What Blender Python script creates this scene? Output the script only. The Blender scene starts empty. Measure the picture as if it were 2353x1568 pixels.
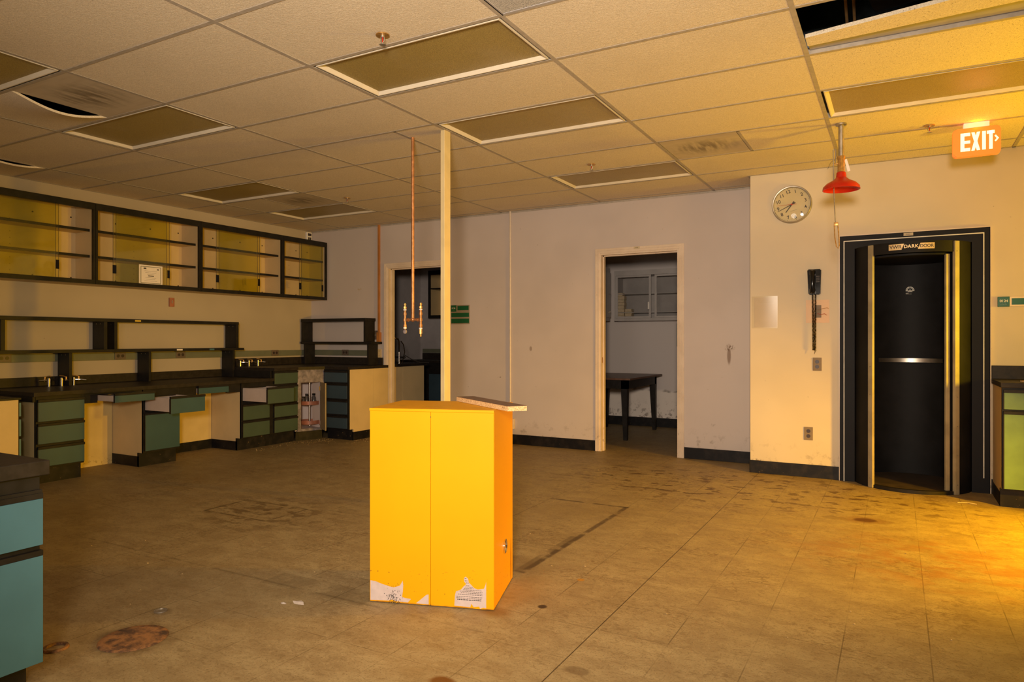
import bpy, bmesh, math, random
from mathutils import Matrix, Vector
R = math.radians
random.seed(7)
C = bpy.context.scene
COL = C.collection
CH, CEIL, YB, YC, XL = 1.2173, 2.7312, 7.123, 6.66, -7.157

# ------------------------------------------------------------------ camera
cam_d = bpy.data.cameras.new('camera')
cam = bpy.data.objects.new('camera', cam_d); COL.objects.link(cam)
cam.location = (0, 0, CH); cam.rotation_euler = (R(90), 0, .5061)
cam_d.sensor_width = 36; cam_d.lens = 1593.7 / 2353 * 36
cam_d.shift_y = -1.7 / 2353; cam_d.clip_start = .05; cam_d.clip_end = 60
C.camera = cam
# ------------------------------------------------------------------ world, view, lights
w = bpy.data.worlds.new('world'); C.world = w; w.use_nodes = True
w.node_tree.nodes['Background'].inputs[0].default_value = (.02, .018, .015, 1)
w.node_tree.nodes['Background'].inputs[1].default_value = .3
vs = C.view_settings
vs.view_transform = 'Standard'; vs.look = 'None'; vs.gamma = 1; vs.use_curve_mapping = False
vs.exposure = 0.0

def lamp(name, kind, loc, energy, col, size=.1, rot=None, **k):
    d = bpy.data.lights.new(name, kind); d.energy = energy; d.color = col
    if kind in ('POINT', 'SPOT'): d.shadow_soft_size = size
    if kind == 'AREA': d.size = size
    for a, b in k.items(): setattr(d, a, b)
    o = bpy.data.objects.new(name, d); COL.objects.link(o); o.location = loc
    if rot is not None:
        v = Vector(rot) - Vector(loc); o.rotation_euler = v.to_track_quat('-Z', 'Y').to_euler()
    return o
lamp('photographer_torch', 'SPOT', (.12, -.55, 1.66), 1040, (1, .835, .66), .2, rot=(-3.6, 6.8, 1.65), spot_size=R(88), spot_blend=1.0)
lamp('added_fill', 'POINT', (-1.3, -.9, 1.45), 120, (.95, .85, .72), .5)  # unseen fill lamp, added to brighten the left side
lamp('work_light_right', 'SPOT', (3.2, 6.0, 1.35), 420, (1, .62, .0), .22, rot=(-2.2, 3.2, 1.6), spot_size=R(145), spot_blend=1.0)
lamp('floor_light_right', 'SPOT', (1.9, 4.95, 1.0), 640, (1, .50, .0), .05, rot=(-.15, 5.05, 0), spot_size=R(96), spot_blend=.7)
lamp('added_uplight_right', 'SPOT', (1.9, 4.6, .75), 165, (1, .57, .0), .12, rot=(.15, 4.75, 2.73), spot_size=R(84), spot_blend=.9)  # unseen low spot aimed up, added to brighten the ceiling

# ------------------------------------------------------------------ material helpers
class NT:
    def __init__(s, name):
        s.m = bpy.data.materials.new(name); s.m.use_nodes = True
        s.t = s.m.node_tree; s.p = s.t.nodes['Principled BSDF']; s.out = s.t.nodes['Material Output']
    def n(s, ty, **k):
        o = s.t.nodes.new(ty)
        for a, b in k.items(): setattr(o, a, b)
        return o
    def put(s, sock, v):
        if v is None: return
        if isinstance(v, bpy.types.NodeSocket): s.t.links.new(v, sock)
        else:
            if hasattr(sock.default_value, '__len__') and len(sock.default_value) == 4 and len(v) == 3: v = (*v, 1)
            sock.default_value = v
    def math(s, op, a, b=None, c=None, clamp=False):
        o = s.n('ShaderNodeMath', operation=op, use_clamp=clamp)
        s.put(o.inputs[0], a); s.put(o.inputs[1], b)
        if c is not None: s.put(o.inputs[2], c)
        return o.outputs[0]
    def mul(s, a, b): return s.math('MULTIPLY', a, b)
    def add(s, a, b): return s.math('ADD', a, b)
    def sub(s, a, b): return s.math('SUBTRACT', a, b)
    def pos(s, obj=False):
        if obj: return s.n('ShaderNodeTexCoord').outputs['Object']
        return s.n('ShaderNodeNewGeometry').outputs['Position']
    def xyz(s, v):
        o = s.n('ShaderNodeSeparateXYZ'); s.put(o.inputs[0], v); return o.outputs
    def noise(s, v, scale, detail=3, rough=.55, stretch=None, dist=0.):
        if stretch:
            mp = s.n('ShaderNodeMapping'); s.put(mp.inputs[0], v); mp.inputs['Scale'].default_value = stretch; v = mp.outputs[0]
        o = s.n('ShaderNodeTexNoise'); s.put(o.inputs['Vector'], v)
        o.inputs['Scale'].default_value = scale; o.inputs['Detail'].default_value = detail
        o.inputs['Roughness'].default_value = rough; o.inputs['Distortion'].default_value = dist
        return o.outputs['Fac']
    def ramp(s, f, lo, hi):           # smooth 0..1 between lo and hi (hi<lo inverts)
        o = s.n('ShaderNodeMapRange', interpolation_type='SMOOTHSTEP'); s.put(o.inputs[0], f)
        if lo <= hi: o.inputs[1].default_value = lo; o.inputs[2].default_value = hi
        else:
            o.inputs[1].default_value = hi; o.inputs[2].default_value = lo
            o.inputs[3].default_value = 1; o.inputs[4].default_value = 0
        return o.outputs[0]
    def mix(s, f, a, b, mode='MIX'):
        o = s.n('ShaderNodeMix', data_type='RGBA', blend_type=mode)
        s.put(o.inputs[0], f); s.put(o.inputs[6], a); s.put(o.inputs[7], b); return o.outputs[2]
    def bump(s, h, strength=.2, dist=.002):
        o = s.n('ShaderNodeBump'); s.put(o.inputs['Height'], h)
        o.inputs['Strength'].default_value = strength; o.inputs['Distance'].default_value = dist
        s.put(s.p.inputs['Normal'], o.outputs[0])
    def rect(s, X, Y, x0, x1, y0, y1, soft=.004):
        f = s.mul(s.ramp(X, x0 - soft, x0 + soft), s.ramp(X, x1 + soft, x1 - soft))
        return s.mul(f, s.mul(s.ramp(Y, y0 - soft, y0 + soft), s.ramp(Y, y1 + soft, y1 - soft)))
    def blob(s, X, Y, cx, cy, rx, ry, soft=.3, wob=None):
        a = s.math('DIVIDE', s.sub(X, cx), rx); b = s.math('DIVIDE', s.sub(Y, cy), ry)
        d = s.math('SQRT', s.add(s.mul(a, a), s.mul(b, b)))
        if wob is not None: d = s.add(d, s.mul(s.sub(wob, .5), 1.0))
        return s.ramp(d, 1 + soft * .5, 1 - soft)
    def done(s, col=None, rough=.5, metal=0, spec=None):
        s.put(s.p.inputs['Base Color'], col); s.put(s.p.inputs['Roughness'], rough); s.p.inputs['Metallic'].default_value = metal
        if spec is not None: s.p.inputs['Specular IOR Level'].default_value = spec
        return s.m

def plain(name, col, rough=.5, metal=0, var=.12, scale=8, spec=None, bump=0, bscale=200):
    t = NT(name); P = t.pos()
    n1 = t.noise(P, scale, 4)
    c = t.mix(t.ramp(n1, .3, .7), tuple(x * (1 - var) for x in col), tuple(min(1, x * (1 + var)) for x in col))
    if bump: t.bump(t.noise(P, bscale, 2), bump)
    return t.done(c, t.add(t.mul(n1, .12), rough - .06), metal, spec)

def emit(name, col, st):
    t = NT(name); t.p.inputs['Emission Color'].default_value = (*col, 1); t.p.inputs['Emission Strength'].default_value = st
    return t.done(col, .4)

def glass(name, tint, gloss=.08, rough=.04):
    t = NT(name); tr = t.n('ShaderNodeBsdfTransparent'); tr.inputs[0].default_value = (*tint, 1)
    g = t.n('ShaderNodeBsdfGlossy'); g.inputs['Roughness'].default_value = rough; g.inputs[0].default_value = (.9, .9, .9, 1)
    fr = t.n('ShaderNodeLayerWeight'); fr.inputs[0].default_value = .5
    mx = t.n('ShaderNodeMixShader'); t.put(mx.inputs[0], t.add(t.mul(t.math('POWER', fr.outputs['Facing'], 4.0), .6), .03 + gloss * .2))
    t.t.links.new(tr.outputs[0], mx.inputs[1]); t.t.links.new(g.outputs[0], mx.inputs[2]); t.t.links.new(mx.outputs[0], t.out.inputs[0])
    return t.m

# ---- walls: painted plaster with scuffs
def wall_mat(name, col, marks=()):
    t = NT(name); P = t.pos(); x, y, z = t.xyz(P)
    c = t.mix(t.ramp(t.noise(P, .9, 3), .35, .65), tuple(v * .94 for v in col), tuple(min(1, v * 1.04) for v in col))
    wob = t.noise(P, 22, 4)
    dirt = t.mul(t.ramp(z, .36, .1), t.ramp(t.noise(P, 14, 5, .65), .52, .68))
    c = t.mix(t.mul(dirt, .45), c, (.16, .11, .07))
    speck = t.mul(t.ramp(t.noise(P, 30, 2), .765, .785), .4)
    c = t.mix(speck, c, (.2, .14, .08))
    for (h, ha, cx, cz, rx, rz, colr, st) in marks:
        hv = {'x': x, 'y': y}[h]
        c = t.mix(t.mul(t.mul(t.blob(hv, z, cx, cz, rx, rz, .5, wob), t.ramp(t.noise(P, 55, 4, .7), .47, .56)) if rx > .02 else t.blob(hv, z, cx, cz, rx, rz, .4), st), c, colr)
    t.bump(t.noise(P, 160, 3), .08, .001)
    return t.done(c, .62, 0, .3)
M = {}
M['wall_back'] = wall_mat('painted_wall_mauve', (.585, .50, .445), marks=[
    ('x', 0, -1.46, 1.14, .045, .035, (.14, .08, .04), .8), ('x', 0, -1.465, 1.06, .02, .09, (.16, .09, .05), .7),
    ('x', 0, -1.235, 1.40, .014, .014, (.10, .05, .03), 1), ('x', 0, -3.70, 1.12, .018, .03, (.20, .13, .09), .6),
    ('x', 0, -4.12, .78, .028, .008, (.10, .05, .04), .9), ('x', 0, -6.28, 1.90, .035, .012, (.40, .24, .05), .8),
    ('x', 0, -1.62, .36, .025, .015, (.2, .14, .11), .45)])
M['wall_left'] = wall_mat('painted_wall_beige', (.45, .375, .275))
M['wall_clock'] = wall_mat('painted_wall_cream', (.655, .555, .395), marks=[('x', 0, -1.12, .115, .05, .02, (.12, .07, .04), .7)])
def stained():
    t = NT('painted_wall_water_stained'); P = t.pos(); x, y, z = t.xyz(P)
    n = t.noise(P, 3.5, 5); edge = t.add(.52, t.mul(t.sub(n, .5), .12))
    c = t.mix(t.ramp(t.sub(z, edge), .02, -.02), (.58, .52, .50), (.76, .68, .62))
    line = t.math('MULTIPLY', t.ramp(t.math('ABSOLUTE', t.sub(z, edge)), .022, .006), t.ramp(t.noise(P, 4, 3), .45, .6))
    c = t.mix(t.mul(line, .8), c, (.09, .06, .045))
    c = t.mix(t.mul(t.mul(t.ramp(z, .42, .1), t.ramp(t.noise(P, 18, 6, .7), .52, .62)), .75), c, (.10, .065, .05))
    return t.done(c, .6)
M['wall_room'] = stained()
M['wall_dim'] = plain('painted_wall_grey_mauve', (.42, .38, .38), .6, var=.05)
M['deck'] = plain('concrete_slab_dark', (.16, .20, .24), .8, var=.5, scale=5)

# ---- floor
def floor_mat():
    t = NT('vinyl_composition_tile_worn'); P = t.pos(); x, y, z = t.xyz(P)
    n_big = t.noise(P, .8, 4, .6); n_mid = t.noise(P, 5, 6, .65, (1, 1.7, 1)); n_f = t.noise(P, 26, 7, .72, (1, 1.35, 1), 1.2)
    n_s = t.noise(P, 130, 2, .5)
    base = t.mix(t.ramp(n_mid, .35, .68), (.47, .37, .255), (.60, .50, .36))
    base = t.mix(t.mul(t.ramp(n_f, .50, .64), .38), base, (.24, .165, .095))
    base = t.mix(t.mul(t.ramp(n_f, .46, .34), .5), base, (.68, .58, .43))
    base = t.mix(t.mul(t.ramp(n_s, .58, .66), .4), base, (.18, .12, .07))
    base = t.mix(t.mul(t.ramp(n_big, .5, .7), .35), base, (.33, .23, .12))
    # each tile its own slight tone
    fx = t.math('FLOOR', t.math('DIVIDE', t.add(x, 1.104), .305)); fy = t.math('FLOOR', t.math('DIVIDE', t.sub(y, 3.03), .305))
    cv = t.n('ShaderNodeCombineXYZ'); t.put(cv.inputs[0], fx); t.put(cv.inputs[1], fy)
    wn = t.n('ShaderNodeTexWhiteNoise', noise_dimensions='2D'); t.put(wn.inputs['Vector'], cv.outputs[0])
    base = t.mix(t.mul(wn.outputs['Value'], .10), base, (.30, .21, .12))
    # joints
    brk = t.ramp(t.noise(P, 2.3, 3), .42, .60)
    def joint(v, o, wd):
        f = t.math('PINGPONG', t.math('DIVIDE', t.sub(v, o), .305), .5)
        return t.ramp(f, wd + .004, wd - .001)
    jx = t.mul(joint(x, -1.104, .006), t.add(.10, t.mul(brk, .45))); jy = t.mul(joint(y, 3.03, .005), t.mul(brk, .42))
    base = t.mix(t.math('MAXIMUM', jx, jy), base, (.085, .05, .025))
    base = t.mix(t.mul(t.rect(x, y, -1.1062, -1.1018, -2, 6.65, .0015), .75), base, (.06, .035, .02))
    # footprints of removed benches
    wob = t.noise(P, 9, 4); brk2 = t.ramp(t.noise(P, 7, 5), .36, .52)
    for r, s_ in (((-1.735, -1.700, 3.20, 4.82), .75), ((-1.77, -1.70, 3.2, 3.95), .5), ((-2.33, -1.70, 4.80, 4.83), .8), ((-2.36, -2.32, 4.70, 4.83), .4),
                  ((-4.34, -4.315, 3.27, 3.65), .7), ((-4.34, -3.70, 3.64, 3.66), .6), ((-4.33, -3.71, 3.265, 3.285), .7), ((-3.72, -3.70, 3.28, 3.65), .55),
                  ((-4.33, -1.5, 2.46, 2.475), .35), ((-2.8, -2.15, 2.44, 2.60), .25), ((-3.55, -1.75, 3.70, 3.715), .3)):
        base = t.mix(t.mul(t.mul(t.rect(x, y, *r, .008), brk2), s_), base, (.10, .06, .03))
    sp = t.noise(P, 6.5, 5, .6, (1, 1.6, 1))
    zone = t.blob(x, y, -1.1, 5.9, 1.9, .8, .6)
    base = t.mix(t.mul(t.mul(zone, t.ramp(sp, .55, .60)), .8), base, (.13, .065, .02))
    zone3 = t.blob(x, y, -3.9, 3.45, .7, .45, .8)
    base = t.mix(t.mul(t.mul(zone3, t.ramp(sp, .5, .58)), .6), base, (.13, .07, .025))
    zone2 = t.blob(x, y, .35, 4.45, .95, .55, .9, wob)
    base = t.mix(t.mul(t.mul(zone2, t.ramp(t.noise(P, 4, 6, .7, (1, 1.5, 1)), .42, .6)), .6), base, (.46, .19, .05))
    dirty = t.mul(t.ramp(y, 1.2, 4.2), t.ramp(t.noise(P, 2.2, 5), .5, .62))
    base = t.mix(t.mul(t.mul(dirty, t.ramp(n_f, .46, .6)), .35), base, (.20, .12, .06))
    # rust halo of the yellow cabinet, splashes, marks
    base = t.mix(t.mul(t.blob(x, y, -1.60, 2.88, .11, .30, .9, wob), .40), base, (.50, .30, .09))
    base = t.mix(t.mul(t.blob(x, y, -1.58, 2.68, .08, .07, .8, wob), .6), base, (.30, .13, .03))
    for cx, cy, rx, ry, cc, st in ((-2.72, 1.725, .175, .165, (.13, .065, .03), .55), (-.19, 5.26, .075, .06, (.07, .03, .015), .95), (-.19, 5.26, .16, .10, (.3, .14, .04), .4),
                               (-1.415, 2.84, .022, .022, (.05, .025, .02), .9), (-1.41, 2.035, .055, .045, (.24, .09, .02), .95), (-1.40, 3.25, .02, .02, (.7, .35, .02), .8),
                               (-2.89, 1.96, .06, .04, (.20, .14, .09), .5), (-1.02, 2.35, .05, .03, (.16, .10, .06), .5), (-.75, 2.36, .03, .03, (.14, .09, .05), .6),
                               (-1.95, 3.3, .3, .16, (.22, .13, .06), .3)):
        base = t.mix(t.mul(t.blob(x, y, cx, cy, rx, ry, .35, wob), st), base, cc)
    base = t.mix(1.0, base, (.585, .54, .385), 'MULTIPLY')
    t.bump(t.add(t.mul(n_f, .5), n_mid), .10, .002)
    rough = t.add(.42, t.mul(n_mid, .28))
    return t.done(base, rough, 0, .35)
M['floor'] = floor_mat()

def ceil_mat():
    t = NT('mineral_fibre_ceiling_tile'); P = t.pos(); x, y, z = t.xyz(P)
    n = t.noise(P, 190, 3, .7); n2 = t.noise(P, 60, 3, .6)
    c = t.mix(t.ramp(n, .35, .65), (.65, .545, .40), (.85, .74, .57))
    c = t.mix(t.mul(t.ramp(t.noise(P, .9, 4), .5, .75), .25), c, (.48, .40, .31))
    pin = t.mul(t.ramp(x, -.42, -.41), t.ramp(t.noise(P, 120, 2, .5, (1, .7, 1)), .66, .69))
    c = t.mix(t.mul(pin, .75), c, (.16, .11, .05))
    c = t.mix(t.mul(t.ramp(t.noise(P, 42, 2), .77, .79), .5), c, (.2, .14, .08))
    t.bump(t.add(n, n2), .45, .004)
    return t.done(c, .85, 0, .2)
M['tile'] = ceil_mat()
M['tee'] = plain('painted_tee_bar', (.42, .36, .29), .55, var=.1, scale=30)
M['troffer'] = plain('enamelled_light_trim', (.74, .65, .50), .4, var=.04)
def diffuser_mat(name, a, b, hexa=False):
    t = NT(name); P = t.pos()
    v = t.n('ShaderNodeTexVoronoi'); t.put(v.inputs['Vector'], P); v.inputs['Scale'].default_value = 200
    c = t.mix(t.ramp(v.outputs['Distance'], .2, .6), a, b)
    c = t.mix(t.mul(t.ramp(t.noise(P, 2, 5), .45, .7), .18), c, (.5, .42, .3))
    t.bump(v.outputs['Distance'], .3, .002)
    return t.done(c, .38, 0, .4)
M['diffuser'] = diffuser_mat('prismatic_acrylic_diffuser', (.23, .165, .045), (.38, .28, .085))
M['perforated'] = diffuser_mat('perforated_metal_grey', (.22, .21, .20), (.55, .52, .48))
def stain_panel():
    t = NT('sooty_air_diffuser_panel'); P = t.pos(True); x, y, z = t.xyz(P)
    n = t.noise(P, 9, 5, .6)
    a = t.noise(P, 4, 3, .5, (1, 6, 1)); b = t.noise(P, 4, 3, .5, (6, 1, 1))
    m = t.blob(x, y, 0, 0, .24, .17, .9, n)
    c = t.mix(t.mul(t.ramp(a, .45, .7), .35), (.56, .47, .35), (.44, .35, .24))
    c = t.mix(t.mul(m, t.math('MULTIPLY', t.ramp(b, .35, .6), .75)), c, (.11, .075, .035))
    return t.done(c, .6)
M['stain'] = stain_panel()

M['black'] = plain('black_laminate', (.014, .012, .011), .45, var=.25, scale=14, spec=.22)
M['stone'] = plain('black_stone_worktop', (.021, .016, .0125), .5, var=.3, scale=26, spec=.25)
M['cream'] = plain('cream_laminate', (.62, .46, .235), .5, var=.06, scale=3)
def knee():
    t = NT('cream_laminate_scuffed'); P = t.pos(); x, y, z = t.xyz(P)
    c = t.mix(t.ramp(t.noise(P, 3, 3), .35, .65), (.60, .44, .18), (.68, .51, .22))
    c = t.mix(t.mul(t.mul(t.ramp(z, .16, .02), t.ramp(t.noise(P, 34, 5, .7), .55, .62)), .5), c, (.25, .13, .03))
    return t.done(c, .55)
M['knee'] = knee()
M['teal'] = plain('teal_laminate', (.048, .145, .20), .45, var=.07, scale=4)
M['teal_shaded'] = plain('shaded_teal_laminate', (.026, .074, .088), .45, var=.07, scale=4)  # same teal laminate, darkened for the dimmer light on the farther drawers
M['teal_dark'] = plain('petrol_blue_laminate', (.035, .06, .08), .45, var=.07, scale=4)
M['sage'] = plain('sage_green_laminate', (.048, .078, .055), .45, var=.07, scale=4)
M['green'] = plain('apple_green_laminate', (.125, .225, .10), .45, var=.09, scale=9)
M['band'] = plain('grey_green_wireway', (.15, .155, .10), .45, var=.06)
M['drawer'] = plain('pale_moulded_drawer', (.58, .46, .38), .4, var=.05)
M['chrome'] = plain('chrome', (.85, .83, .8), .12, 1, var=.02)
M['steel'] = plain('brushed_steel', (.55, .50, .43), .35, 1, var=.1)
M['post_alu'] = plain('aluminium_angle', (.40, .34, .22), .5, .25, var=.15, scale=6)
M['old_paper'] = plain('old_label_paper', (.50, .40, .37), .7, var=.06, scale=30)
M['galv'] = plain('galvanised_steel', (.42, .38, .32), .42, .8, var=.2, scale=20)
M['copper'] = plain('copper_pipe', (.50, .22, .085), .42, .6, var=.25, scale=30)
M['brass'] = plain('brass_fitting', (.55, .32, .10), .4, .7, var=.2, scale=60)
M['copper_dull'] = plain('orange_brown_painted_tube', (.42, .16, .035), .5, 0, var=.15)
M['white_plastic'] = plain('white_plastic', (.8, .75, .68), .4)
M['cream_paint'] = plain('cream_gloss_paint', (.70, .58, .44), .38, var=.05, scale=20)
M['strut'] = plain('painted_strut', (.66, .52, .27), .42, var=.05, scale=10)
def casing():
    t = NT('cream_door_casing_chipped'); P = t.pos(); x, y, z = t.xyz(P)
    c = t.mix(t.ramp(t.noise(P, 6, 3), .3, .7), (.68, .54, .40), (.76, .62, .47))
    c = t.mix(t.mul(t.ramp(t.noise(P, 30, 5, .7), .60, .66), t.add(.12, t.mul(t.ramp(z, .4, 0), .7))), c, (.22, .13, .08))
    return t.done(c, .4)
M['casing'] = casing()
def skirting():
    t = NT('black_rubber_cove_base'); P = t.pos(); x, y, z = t.xyz(P)
    c = t.mix(t.ramp(t.noise(P, 12, 4), .4, .7), (.007, .0065, .008), (.02, .016, .014))
    c = t.mix(t.mul(t.ramp(t.noise(P, 26, 5, .7), .66, .70), .7), c, (.30, .20, .10))
    return t.done(c, .5, 0, .25)
M['skirt'] = skirting()
def yellow():
    t = NT('safety_yellow_paint'); P = t.pos(True); x, y, z = t.xyz(P)
    c = t.mix(t.ramp(t.noise(P, 2, 3), .3, .7), (.70, .315, .001), (.74, .335, .001))
    n = t.noise(P, 60, 4, .7)
    c = t.mix(t.mul(t.ramp(z, .012, .002), t.ramp(t.noise(P, 20, 3), .3, .6)), c, (.20, .05, .008))
    chips = t.mul(t.ramp(n, .655, .67), t.mul(t.ramp(z, .22, .12), t.ramp(z, .03, .06)))
    c = t.mix(chips, c, (.16, .06, .01))
    col = t.mul(t.blob(y, z, .39, .10, .02, .12, .5, t.noise(P, 30, 4)), t.ramp(x, .590, .592))
    c = t.mix(t.mul(col, .6), c, (.3, .1, .01))
    topw = t.mul(t.ramp(z, .896, .899), t.ramp(t.noise(P, 9, 5, .65), .5, .65))
    c = t.mix(t.mul(topw, .35), c, (.42, .22, .02))
    return t.done(c, .45, 0, .15)
M['yellow'] = yellow()
M['paper'] = plain('paper_white', (.82, .74, .68), .6, var=.03)
M['sleeve_paper'] = plain('yellowed_sheet', (.60, .49, .36), .7, var=.03)
M['ink'] = plain('printing_ink', (.06, .05, .05), .6)
def chip():
    t = NT('raw_particleboard'); P = t.pos()
    v = t.n('ShaderNodeTexVoronoi'); t.put(v.inputs['Vector'], P); v.inputs['Scale'].default_value = 260
    c = t.mix(v.outputs['Color'], (.34, .17, .06), (.85, .58, .28))
    return t.done(c, .8)
M['chip'] = chip()
M['brown_top'] = plain('brown_wood_laminate', (.13, .065, .04), .4, var=.2, scale=20)
def rust():
    t = NT('rusted_floor_cover'); P = t.pos()
    n = t.noise(P, 18, 6, .7)
    c = t.mix(t.ramp(n, .35, .65), (.06, .032, .02), (.30, .14, .05))
    t.bump(n, .5, .004); return t.done(c, .7)
M['rust'] = rust()
M['red'] = plain('red_enamel', (.46, .014, .006), .28, var=.05)
M['brown_wood'] = plain('red_brown_wood', (.36, .13, .07), .45, var=.15, scale=20)
M['plaster'] = plain('scraped_grey_primer', (.21, .175, .175), .8, var=.35, scale=22)
M['door_inner'] = plain('brown_cabinet_door_inner', (.26, .19, .095), .5)
M['liner'] = plain('pale_cabinet_liner', (.78, .66, .62), .5, var=.04)
M['dark_frame'] = plain('blue_black_door_paint', (.0045, .004, .005), .6, var=.2, scale=4, spec=.25)
M['drum'] = plain('black_drum_paint', (.010, .0095, .010), .6, var=.3, scale=5, spec=.2)
M['drum_floor'] = plain('drum_rubber_floor', (.05, .035, .025), .6, var=.3)
M['phone'] = plain('black_phone_plastic', (.006, .0055, .006), .12, var=.1, spec=.25)
M['clock_face'] = plain('aged_clock_dial', (.62, .52, .30), .45, var=.03)
M['sign_green'] = plain('green_engraved_plastic', (.006, .10, .035), .35, var=.05)
M['sign_frame'] = plain('beige_sign_frame', (.30, .235, .16), .5, var=.05)
M['sign_white'] = plain('sign_lettering_white', (.75, .72, .62), .5)
M['tag'] = plain('printed_label_cream', (.55, .44, .27), .5, var=.05)
M['gold_tag'] = plain('aluminium_nameplate', (.74, .56, .30), .4, .2, var=.06)
M['yellow_tag'] = plain('yellow_sticker', (.75, .50, .05), .5)
M['outlet_plate'] = plain('brown_steel_outlet_plate', (.13, .095, .07), .45)
M['outlet_dark'] = plain('brown_receptacle', (.035, .022, .018), .4)
M['card'] = plain('cardboard_box', (.62, .50, .34), .7, var=.12, scale=30)
M['grey_metal'] = plain('grey_painted_metal', (.42, .39, .38), .45, .1, var=.06)
M['steel_plate'] = plain('dull_steel_plate', (.22, .17, .125), .65, 0, var=.1, spec=.2)
M['patch'] = plain('peach_wall_patch', (.72, .46, .25), .5, var=.04)
M['jar'] = plain('dark_glass_jar', (.07, .06, .06), .2)
M['glass_y'] = glass('tinted_sliding_glass', (.93, .93, .68))
M['glass_c'] = glass('clear_cabinet_glass', (.94, .94, .94))
M['clear'] = glass('clear_plastic_sleeve', (.95, .94, .9), .05, .3)
M['lens'] = glass('clock_lens', (.97, .96, .92), .0)
M['exit_orange'] = emit('exit_housing_orange', (1, .24, .025), .42)
M['exit_white'] = emit('exit_letter_glow', (1, .78, .55), 1.15)
M['exit_canopy'] = emit('exit_canopy_glow', (1, .42, .26), 1.15)
M['rust_conduit'] = plain('rusty_conduit', (.40, .22, .08), .5, .5, var=.3)
M['duct'] = plain('dark_spiral_duct', (.06, .045, .035), .5, .5, var=.2)
M['debris'] = plain('crumbled_plaster', (.48, .34, .16), .8, var=.5, scale=80)
M['hair'] = plain('dust_black', (.02, .015, .012), .8)

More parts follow.
